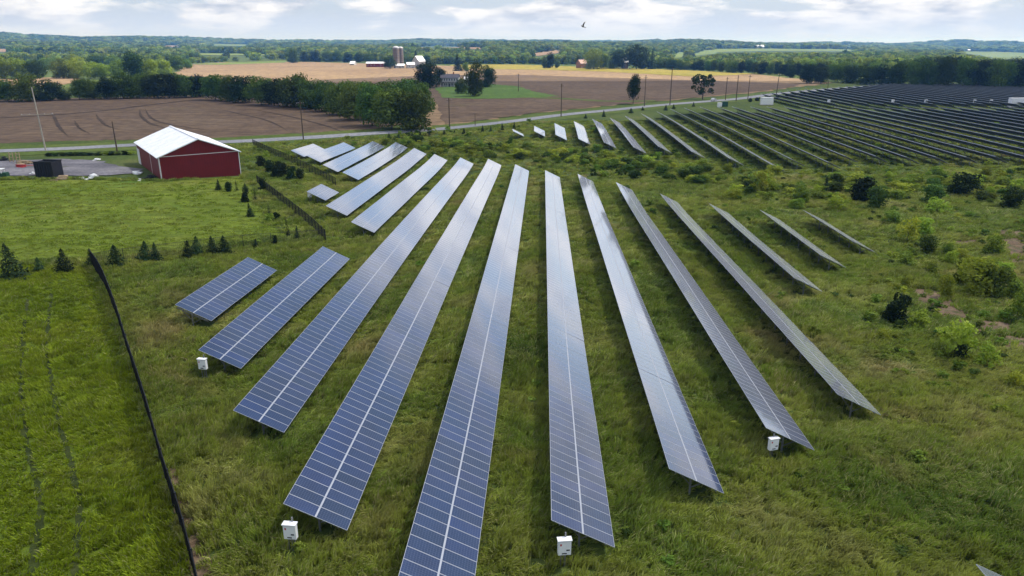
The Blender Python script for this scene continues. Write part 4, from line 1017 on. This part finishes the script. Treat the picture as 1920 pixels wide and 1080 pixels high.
# scrub in the swale between the arrays
SW = []
for k in range(900):
    u = random.uniform(740, 1920); c = np.interp(u, [740, 900, 1050, 1250, 1450, 1650, 1920], [272, 282, 296, 322, 352, 362, 350]); hw = np.interp(u, [740, 1000, 1300, 1600, 1920], [10, 20, 24, 28, 30])
    v = c + random.gauss(0, .55) * hw
    if v < np.interp(u, [740, 960, 1050, 1300, 1400, 1480, 1920], [262, 262, 270, 300, 316, 330, 315]): continue
    lim = np.interp(u, [740, 940, 1100, 1240, 1330, 1430, 1620, 1640, 1920], [285, 300, 322, 355, 378, 390, 400, 430, 430])
    if v > lim: continue
    h = random.uniform(5, 19) * np.interp(v, [260, 400], [.75, 1.35]); SW.append((u, v, v - h, h * random.uniform(1.2, 2.4)))
    if len(SW) >= 230: break
for k, (u, v, vt, w) in enumerate(sorted(SW)):
    plant(u, v, vt, w, random.choice(['bush_leaf', 'loose', 'bush_leaf_light', 'loose', 'loose', 'bush_leaf_yellow', 'bush_leaf_light', 'bush_leaf']), 'weedy bush in the scrub strip between the two arrays', 'bush', 'weedy bushes in the scrub between the arrays', 'scrub_bush', False)
for k, u in enumerate(range(92, 250, 13)):
    v = np.interp(u, [92, 250], [293, 290]); plant(u, v, v - random.uniform(5, 8), random.uniform(14, 20), random.choice(['bush_leaf', 'loose', 'bush_leaf_dark']), nth(k) + ' low bush from the left along the verge beyond the gravel pad', 'bush', 'low bushes along the verge beyond the gravel pad', 'bush')

# ------------------------------------------------------------------ scattering of uncountable greenery
def scatter_group():
    g = bpy.data.node_groups.new('scatter', 'GeometryNodeTree')
    g.interface.new_socket('Geometry', in_out='INPUT', socket_type='NodeSocketGeometry'); g.interface.new_socket('Source', in_out='INPUT', socket_type='NodeSocketCollection')
    g.interface.new_socket('Geometry', in_out='OUTPUT', socket_type='NodeSocketGeometry')
    N = g.nodes; L = g.links; a = N.new('NodeGroupInput'); z = N.new('NodeGroupOutput')
    ci = N.new('GeometryNodeCollectionInfo'); ci.inputs['Separate Children'].default_value = True; ci.inputs['Reset Children'].default_value = True
    L.new(a.outputs['Source'], ci.inputs['Collection'])
    ip = N.new('GeometryNodeInstanceOnPoints'); ip.inputs['Pick Instance'].default_value = True
    mp = N.new('GeometryNodeMeshToPoints'); L.new(a.outputs['Geometry'], mp.inputs[0]); L.new(mp.outputs[0], ip.inputs['Points']); L.new(ci.outputs[0], ip.inputs['Instance'])
    def attr(n, t):
        x = N.new('GeometryNodeInputNamedAttribute'); x.data_type = t; x.inputs['Name'].default_value = n; return x.outputs['Attribute']
    er = N.new('FunctionNodeEulerToRotation'); L.new(attr('rot', 'FLOAT_VECTOR'), er.inputs[0]); L.new(er.outputs[0], ip.inputs['Rotation'])
    L.new(attr('scl', 'FLOAT_VECTOR'), ip.inputs['Scale']); L.new(attr('pick', 'INT'), ip.inputs['Instance Index']); L.new(ip.outputs[0], z.inputs[0]); return g
SG = scatter_group(); SGSRC = [s.identifier for s in SG.interface.items_tree if s.name == 'Source'][0]
def source(name, meshes):
    c = bpy.data.collections.new(name)
    for m in meshes: c.objects.link(bpy.data.objects.new(name, m))
    return c
def scatter(name, P, rot, scl, src, label, cat):
    n = len(P); me = bpy.data.meshes.new(name); me.vertices.add(n); me.vertices.foreach_set('co', np.asarray(P, np.float32).ravel())
    for nm, d in (('rot', rot), ('scl', scl)):
        a = me.attributes.new(nm, 'FLOAT_VECTOR', 'POINT'); a.data.foreach_set('vector', np.asarray(d, np.float32).ravel())
    a = me.attributes.new('pick', 'INT', 'POINT'); a.data.foreach_set('value', rng.integers(0, len(src.objects), n).astype(np.int32))
    o = link(name, me); md = o.modifiers.new('scatter', 'NODES'); md.node_group = SG; md[SGSRC] = src
    return tag(o, label, cat, kind='stuff')
def tuft(seed, blades, h, spread, mat, lean=.45, w=.027, seed_share=.16):
    rg = np.random.default_rng(seed); V = []; Fc = []; I = []
    for k in range(blades):
        a = rg.random() * 6.28; r = spread * rg.random() ** .6; x, y = r * math.cos(a), r * math.sin(a)
        hh = h * rg.uniform(.55, 1.15); dx = lean * hh * rg.uniform(.5, 1.4) + rg.normal() * .10 * hh; dy = rg.normal() * .22 * hh
        t = rg.random() * 3.14; wx, wy = w * math.cos(t) * rg.uniform(.7, 1.5), w * math.sin(t) * rg.uniform(.7, 1.5); i = len(V)
        for f, q in ((0, 1), (.45, .9), (.8, .6)):
            b = f * f
            V += [(x + dx * b - wx * q, y + dy * b - wy * q, hh * f * (1 - .12 * f) - .04 * (f == 0)), (x + dx * b + wx * q, y + dy * b + wy * q, hh * f * (1 - .12 * f) - .04 * (f == 0))]
        V.append((x + dx * 1.25, y + dy * 1.25, hh * .9)); mi = int(rg.random() < seed_share); I += [mi] * 3
        Fc += [(i, i + 1, i + 3, i + 2), (i + 2, i + 3, i + 5, i + 4), (i + 4, i + 5, i + 6)]
    return pymesh('tuft', V, Fc, [M[mat], M['grass_pale']], I)
M['grass_pale'] = grass_mat('seed_heads', [(.24, .26, .09), (.30, .31, .11), (.36, .35, .14), (.42, .38, .18)], .1, (.44, .36, .18), .55)
M['grass_lawn'] = grass_mat('lawn_blades', [(.17, .25, .02), (.22, .29, .028), (.27, .32, .045), (.34, .36, .09)], .07, (.33, .30, .09), .60)
S_L = source('lawn_source', [tuft(40 + k, 30, .20, .42, 'grass_lawn', .5, .03, .05) for k in range(4)])
S_G = source('tuft_source', [tuft(k, 34, .62, .34, 'grass', (.15, .3, .42, .55)[k % 4]) for k in range(6)])
S_P = source('paddock_source', [tuft(20 + k, 34, .42, .34, 'grass_paddock', .4, .027, .03) for k in range(5)])
def meadow_points(y0, y1, dens, margin=1.08):
    hw = lambda y: (960 * margin / F) * (y * .95 + 12) + 3
    A = (y1 - y0) * (hw(y0) + hw(y1)); n = int(A * dens)
    y = rng.uniform(y0, y1, int(n * 1.3)); x = rng.uniform(-1, 1, len(y)) * hw(y1); k = np.abs(x) < hw(y); return x[k][:n], y[k][:n]
PADP = np.array(PADDOCK); LAWNP = np.array(LAWN)
gx, gy = [], []
for y0, y1, d, sc in ((14, 62, 9.0, 1.0), (62, 110, 4.2, 1.35), (110, 175, 1.5, 1.9), (175, 300, .42, 2.3)):
    x, y = meadow_points(y0, y1, d); gx.append(np.stack([x, y, np.full(len(x), sc)], 1))
G = np.vstack(gx); x, y = G[:, 0], G[:, 1]
inp = inpoly(x, y, PADDOCK); inl = inpoly(x, y, LAWN)
bad = np.zeros(len(x), bool)
for d in DIRTW: bad |= inpoly(x, y, d) & (rng.random(len(x)) < .86)
PADWP = wpoly([(-260, 296), (0, 288), (255, 272), (440, 290), (454, 331), (303, 339), (150, 335), (0, 335), (-260, 338)])
bad |= inpoly(x, y, PADWP) | (y > 280) & (x < -30)
rp = spline([at(*q) for q in ROAD], 6); rpx = np.array([(p.x, p.y) for p in rp]); ry = np.interp(x, rpx[:, 0], rpx[:, 1]); bad |= y > ry - 9
dt = np.full(len(x), 9.)
for t in TRKW:
    for a, b in zip(t[:-1], t[1:]):
        ab = b - a; s = np.clip(((x - a[0]) * ab[0] + (y - a[1]) * ab[1]) / (ab @ ab + 1e-9), 0, 1); dt = np.minimum(dt, np.hypot(x - a[0] - s * ab[0], y - a[1] - s * ab[1]))
bad |= (dt < .31) & (rng.random(len(x)) < .98)
for u_, v_ in ((549, 1033), (1057, 1063), (384, 709), (1446, 862), (582, 379)):
    q_ = at(u_, v_); bad |= (np.hypot(x - q_.x, y - q_.y + .3) < .65)
sp_ = np.ones(len(x))
for f, h in ROWS:                                               # lower grass under the panels
    a = np.array([h.x, h.y]); d = np.array([f.x - h.x, f.y - h.y]); L = np.linalg.norm(d); d /= L; pr = np.array([d[1], -d[0]])
    s = (x - a[0]) * d[0] + (y - a[1]) * d[1]; c = (x - a[0]) * pr[0] + (y - a[1]) * pr[1]
    k = (s > -.5) & (s < L + .5) & (c > .2) & (c < 4.6); sp_[k] = .55
    u2 = (s > 0) & (s < L) & (c > .6) & (c < 3.2); bad |= u2 & (rng.random(len(x)) < .6)
def emit(sel, name, src, label, cat, hs=1.0):
    q = G[sel]; X, Y, sc = q[:, 0], q[:, 1], q[:, 2]; n = len(X)
    sw = vnoise(X / 9, Y / 9, 5) * 1.6 + vnoise(X / 3.1, Y / 3.1, 6) * .9                # wind swirls turn the lean
    rz = -.9 + (sw - 1.2) * 1.5 + rng.normal(size=n) * .75
    hgt = (.42 + 1.05 * vnoise(X / 4, Y / 4, 8)) * (.75 + .5 * rng.random(n)) * hs * sp_[sel]
    hgt = np.where(sc > 1.5, np.minimum(hgt, .95), hgt)
    rot = np.stack([rng.normal(size=n) * .08, rng.normal(size=n) * .08, rz], 1); scl = np.stack([sc * rng.uniform(.8, 1.25, n), sc * rng.uniform(.8, 1.25, n), hgt * np.where(sc > 1.5, 1.25, 1.1)], 1)
    scatter(name, np.stack([X, Y, terrain(X, Y) - .01], 1), rot, scl, src, label, cat)
emit(~bad & ~inp & ~inl, 'meadow_grass', S_G, 'tall wind-blown meadow grass between and around the panel rows', 'grass')
emit(~bad & inl & (rng.random(len(x)) < .3), 'lawn_grass', S_L, 'short mown grass on the lawn before the barn', 'grass')
emit(~bad & inp, 'paddock_grass', S_P, 'bright green shorter grass left of the black fence', 'grass')

S_K = source('weed_source', [crown(140 + k, 12, 30, .085, low=-.1, spread=.75, lr=(.14, .26), mat=('leaf_light', 'leaf_yellow', 'leaf', 'leaf_light')[k]) for k in range(4)])
def weeds():
    n = 16000; y_ = rng.uniform(22, 300, n); x_ = rng.uniform(-1, 1, n) * (.78 * y_ + 12)
    u_, v_ = proj(x_, y_, terrain(x_, y_))
    c = np.interp(u_, [700, 900, 1050, 1250, 1450, 1650, 1920], [270, 282, 296, 322, 352, 362, 350])
    pr = .55 * np.exp(-((v_ - c) / 26) ** 2) * (u_ > 720) + .30 * (u_ > 1620) * (v_ > 380) * (v_ < 760) + .05 * (u_ > 420)
    pr *= np.clip((vnoise(x_ / 7, y_ / 7, 31) - .35) * 3.2, 0, 1.5)
    k = (rng.random(n) < pr) & ~inpoly(x_, y_, LAWN) & ~inpoly(x_, y_, PADDOCK) & ~inpoly(x_, y_, PADWP) & (y_ < np.interp(x_, rpx[:, 0], rpx[:, 1]) - 8)
    for f, h in ROWS:
        a = np.array([h.x, h.y]); d = np.array([f.x - h.x, f.y - h.y]); L = np.linalg.norm(d); d /= L; q = np.array([d[1], -d[0]])
        s_ = (x_ - a[0]) * d[0] + (y_ - a[1]) * d[1]; c_ = (x_ - a[0]) * q[0] + (y_ - a[1]) * q[1]; k &= ~((s_ > -1) & (s_ < L + 1) & (c_ > -.4) & (c_ < 4.6))
    x_, y_ = x_[k], y_[k]; m = len(x_); W = rng.uniform(.5, 1.5, m) * (.8 + y_ / 220)
    scatter('scrub_weeds', np.stack([x_, y_, terrain(x_, y_)], 1), np.stack([np.zeros(m), np.zeros(m), rng.uniform(0, 6.28, m)], 1), np.stack([W, W, W * rng.uniform(.45, .9, m)], 1), S_K, 'low leafy weeds scattered through the rough meadow', 'weeds')
weeds()

# far woods
S_W = source('wood_source', [crown(120 + k, 13, 34, .072, low=-.05, spread=.7, lr=(.2, .3), mat=('wood', 'leaf', 'wood_light', 'wood', 'wood_light')[k]) for k in range(5)])
def inpix(u, v, polys):
    m = np.zeros(len(u), bool)
    for p in polys: m |= inpoly(u, v, p)
    return m
FFIELDS = [([(345, 102), (380, 100), (560, 103), (575, 105), (430, 104.5), (348, 104)], 'green', 'pale green field strip in the left valley'), ([(775, 88), (905, 89.5), (925, 91), (900, 93.5), (785, 91.5)], 'stubble', 'pinkish tan field on the hillside behind the silo'),
           ([(975, 105), (1005, 100), (1045, 94), (1058, 95), (1050, 100), (1010, 105.5)], 'stubble', 'pale tan field on the middle hillside'), ([(1285, 106), (1315, 96), (1345, 92), (1420, 91.5), (1600, 93), (1605, 97), (1420, 96.5), (1350, 98), (1310, 105)], 'green', 'long pale green field below the right ridge'),
           ([(1775, 96), (1860, 97), (1920, 99), (1990, 100), (1990, 111), (1860, 111), (1840, 104)], 'green', 'green and tan field at the far right'), ([(-60, 91), (0, 92), (24, 94), (18, 98), (-60, 97)], 'stubble', 'tan field at the far left'),
           ([(1255, 104), (1275, 98), (1290, 99), (1288, 107), (1262, 110)], 'green', 'small pale green field right of the far farm'), ([(395, 82), (470, 83.5), (468, 86.5), (400, 85.5)], 'green', 'faint pale field on the left hillside'), ([(300, 85.5), (345, 86), (340, 89), (305, 88)], 'stubble', 'small tan clearing on the left hillside')]
BU = [-400, 0, 30, 110, 215, 330, 345, 530, 545, 700, 720, 850, 1000, 1200, 1236, 1480, 1560, 1640, 1920, 2300]; BV = [130, 128, 124, 124, 122, 124, 120, 112.5, 116, 116, 121, 121, 121, 123, 128, 139, 143, 146, 150, 150]
def woods(r0, r1, n, sz, name, label, hs=(9, 15)):
    r = np.sqrt(rng.uniform(r0 ** 2, r1 ** 2, n)); a = rng.uniform(-.72, .72, n); x, y = r * np.sin(a), r * np.cos(a); z = terrain(x, y)
    u, v = proj(x, y, z); k = v < np.interp(u, BU, BV) - .6
    op = vnoise(x / 260, y / 200, 11) * .6 + vnoise(x / 120, y / 100, 12) * .4
    k &= op > .30 + .08 * (r > 3000)
    H = rng.uniform(*hs, n) * (.8 + .5 * vnoise(x / 150, y / 150, 13)); ut, vt = proj(x, y, z + H)
    P = [f[0] for f in FFIELDS]
    for t in (0, .25, .5, .75, 1.0): k &= ~inpix(u, v + (vt - v) * t, P)
    x, y, z, H = x[k], y[k], z[k], H[k]; m = len(x); W = sz * rng.uniform(.75, 1.35, m)
    scatter(name, np.stack([x, y, z - .5], 1), np.stack([np.zeros(m), np.zeros(m), rng.uniform(0, 6.28, m)], 1), np.stack([W, W * rng.uniform(.8, 1.2, m), H], 1), S_W, label, 'woodland')
woods(560, 1500, 15000, 12, 'near_woodland', 'leafy woods filling the valley just beyond the farm fields')
woods(1500, 3200, 30000, 19, 'middle_woodland', 'hazy green woods on the middle hills', (10, 17))
woods(3200, 7200, 42000, 42, 'ridge_woodland', 'blue hazy woods on the farthest ridges', (12, 20))
for poly, mt, lab in FFIELDS:
    c = at(*np.mean(poly, 0)); sheet('far_field', wpoly(poly, 4, 60), M[mt], .8, max(30, c.length / 60), lab)

# ------------------------------------------------------------------ bird
def bird():
    d = ray(1093, 50); p = Vector(d * 58.) + Vector((0, 0, CAMZ)); b = bmesh.new()
    me = bpy.data.meshes.new('bird'); ob = link('bird', me); me.materials.append(M['feather'])
    pr = [(-.26, 0, .015), (-.2, 0, .05), (-.08, 0, .075), (.06, 0, .07), (.14, 0, .045), (.2, 0, .04), (.25, 0, .012)]; rings = []
    for x, y, r in pr: rings.append([b.verts.new((x, r * math.cos(t * PI / 4), r * math.sin(t * PI / 4) * .85 + .02 * (x > .1))) for t in range(8)])
    for A, B in zip(rings, rings[1:]):
        for j in range(8): b.faces.new([A[j], A[(j + 1) % 8], B[(j + 1) % 8], B[j]])
    b.faces.new(rings[0][::-1]); b.faces.new(rings[-1])
    for s in (1, -1):                                               # raised wings, thick at the shoulder
        sec = []
        for t, (yy, zz, ch, th) in enumerate([(.05, .03, .20, .025), (.2, .16, .19, .018), (.36, .36, .15, .012), (.46, .50, .05, .006)]):
            xo = (.02, .05, .0, -.12)[t]
            sec.append([b.verts.new((xo + ch / 2, s * yy, zz)), b.verts.new((xo, s * yy, zz + th)), b.verts.new((xo - ch / 2, s * yy, zz)), b.verts.new((xo, s * yy, zz - th))])
        for A, B in zip(sec, sec[1:]):
            for j in range(4): b.faces.new([A[j], A[(j + 1) % 4], B[(j + 1) % 4], B[j]])
        b.faces.new(sec[0]); b.faces.new(sec[-1])
    t0 = [b.verts.new(q) for q in ((-.24, .02, .0), (-.24, -.02, .0), (-.42, -.09, -.01), (-.42, .09, -.01), (-.24, 0, .025), (-.42, 0, .008))]
    for f in ((0, 1, 2, 3), (0, 4, 1), (0, 3, 5, 4), (1, 4, 5, 2), (2, 5, 3)): b.faces.new([t0[i] for i in f])
    bmesh.ops.recalc_face_normals(b, faces=b.faces); b.to_mesh(me); b.free()
    ob.location = p; ob.rotation_euler = (.5, -.25, math.radians(200)); ob.scale = (.62,) * 3; tag(ob, 'black bird with raised wings flying above the horizon', 'bird')
bird()

# ------------------------------------------------------------------ cloud that shades the near land, and the air
def cloud():
    ALT = 1150.; off = Vector((SD.x, SD.y)) * (ALT / SD.z)
    xs = np.linspace(-2300, 2300, 110); ys = np.linspace(-1500, 680, 90); X, Y = np.meshgrid(xs, ys)
    e = np.minimum(np.minimum(X + 2300, 2300 - X) / 300, np.minimum(Y + 1500, np.interp(X, [-400, -160, 0, 250, 700], [430, 620, 640, 575, 560]) - Y + (vnoise(X / 120, X * 0, 21) - .5) * 60) / 60)
    e = np.clip(e, 0, 1); bulge = (40 + 220 * vnoise(X / 330, Y / 330, 22) + 90 * vnoise(X / 120, Y / 120, 23))
    T = ALT + 8 + bulge * np.sqrt(e); B = ALT - (vnoise(X / 200, Y / 200, 24) * 34) * np.sqrt(e)
    ny, nx = X.shape; V = np.concatenate([np.stack([X.ravel() + off.x, Y.ravel() + off.y, T.ravel()], 1), np.stack([X.ravel() + off.x, Y.ravel() + off.y, B.ravel()], 1)]); n = nx * ny; Fc = []
    for j in range(ny - 1):
        for i in range(nx - 1):
            if e[j:j + 2, i:i + 2].max() <= 0: continue
            a = j * nx + i; Fc.append((a, a + 1, a + nx + 1, a + nx)); Fc.append((n + a + nx, n + a + nx + 1, n + a + 1, n + a))
    m = bpy.data.materials.new('cloud'); m.use_nodes = True; t = m.node_tree; t.nodes.clear()
    tl = t.nodes.new('ShaderNodeBsdfTranslucent'); tl.inputs[0].default_value = (.66, .68, .72, 1); tp = t.nodes.new('ShaderNodeBsdfTransparent'); ms = t.nodes.new('ShaderNodeMixShader'); ms.inputs[0].default_value = .40
    o = t.nodes.new('ShaderNodeOutputMaterial'); t.links.new(tp.outputs[0], ms.inputs[1]); t.links.new(tl.outputs[0], ms.inputs[2]); t.links.new(ms.outputs[0], o.inputs[0])
    me = pymesh('cloud', V, Fc, [m], smooth=True); tag(link('cloud', me), 'broad white cloud overhead that shades the near fields', 'cloud', kind='structure')
cloud()
def haze():
    z0 = GZ[0] - 1; z1 = GZ[1] + 28; b = MB().box((0, 6500, (z0 + z1) / 2), (34000, 20000, z1 - z0)); m = bpy.data.materials.new('haze'); m.use_nodes = True; t = m.node_tree; t.nodes.clear()
    v = t.nodes.new('ShaderNodeVolumePrincipled'); v.inputs['Color'].default_value = (.16, .42, 1, 1); v.inputs['Absorption Color'].default_value = (1, 1, 1, 1); v.inputs['Density'].default_value = 1.35e-4; v.inputs['Anisotropy'].default_value = .15
    o = t.nodes.new('ShaderNodeOutputMaterial'); t.links.new(v.outputs[0], o.inputs[1])
    tag(b.build('haze', m), 'thin blue haze in the air over the farmland', 'haze', kind='stuff')
haze()
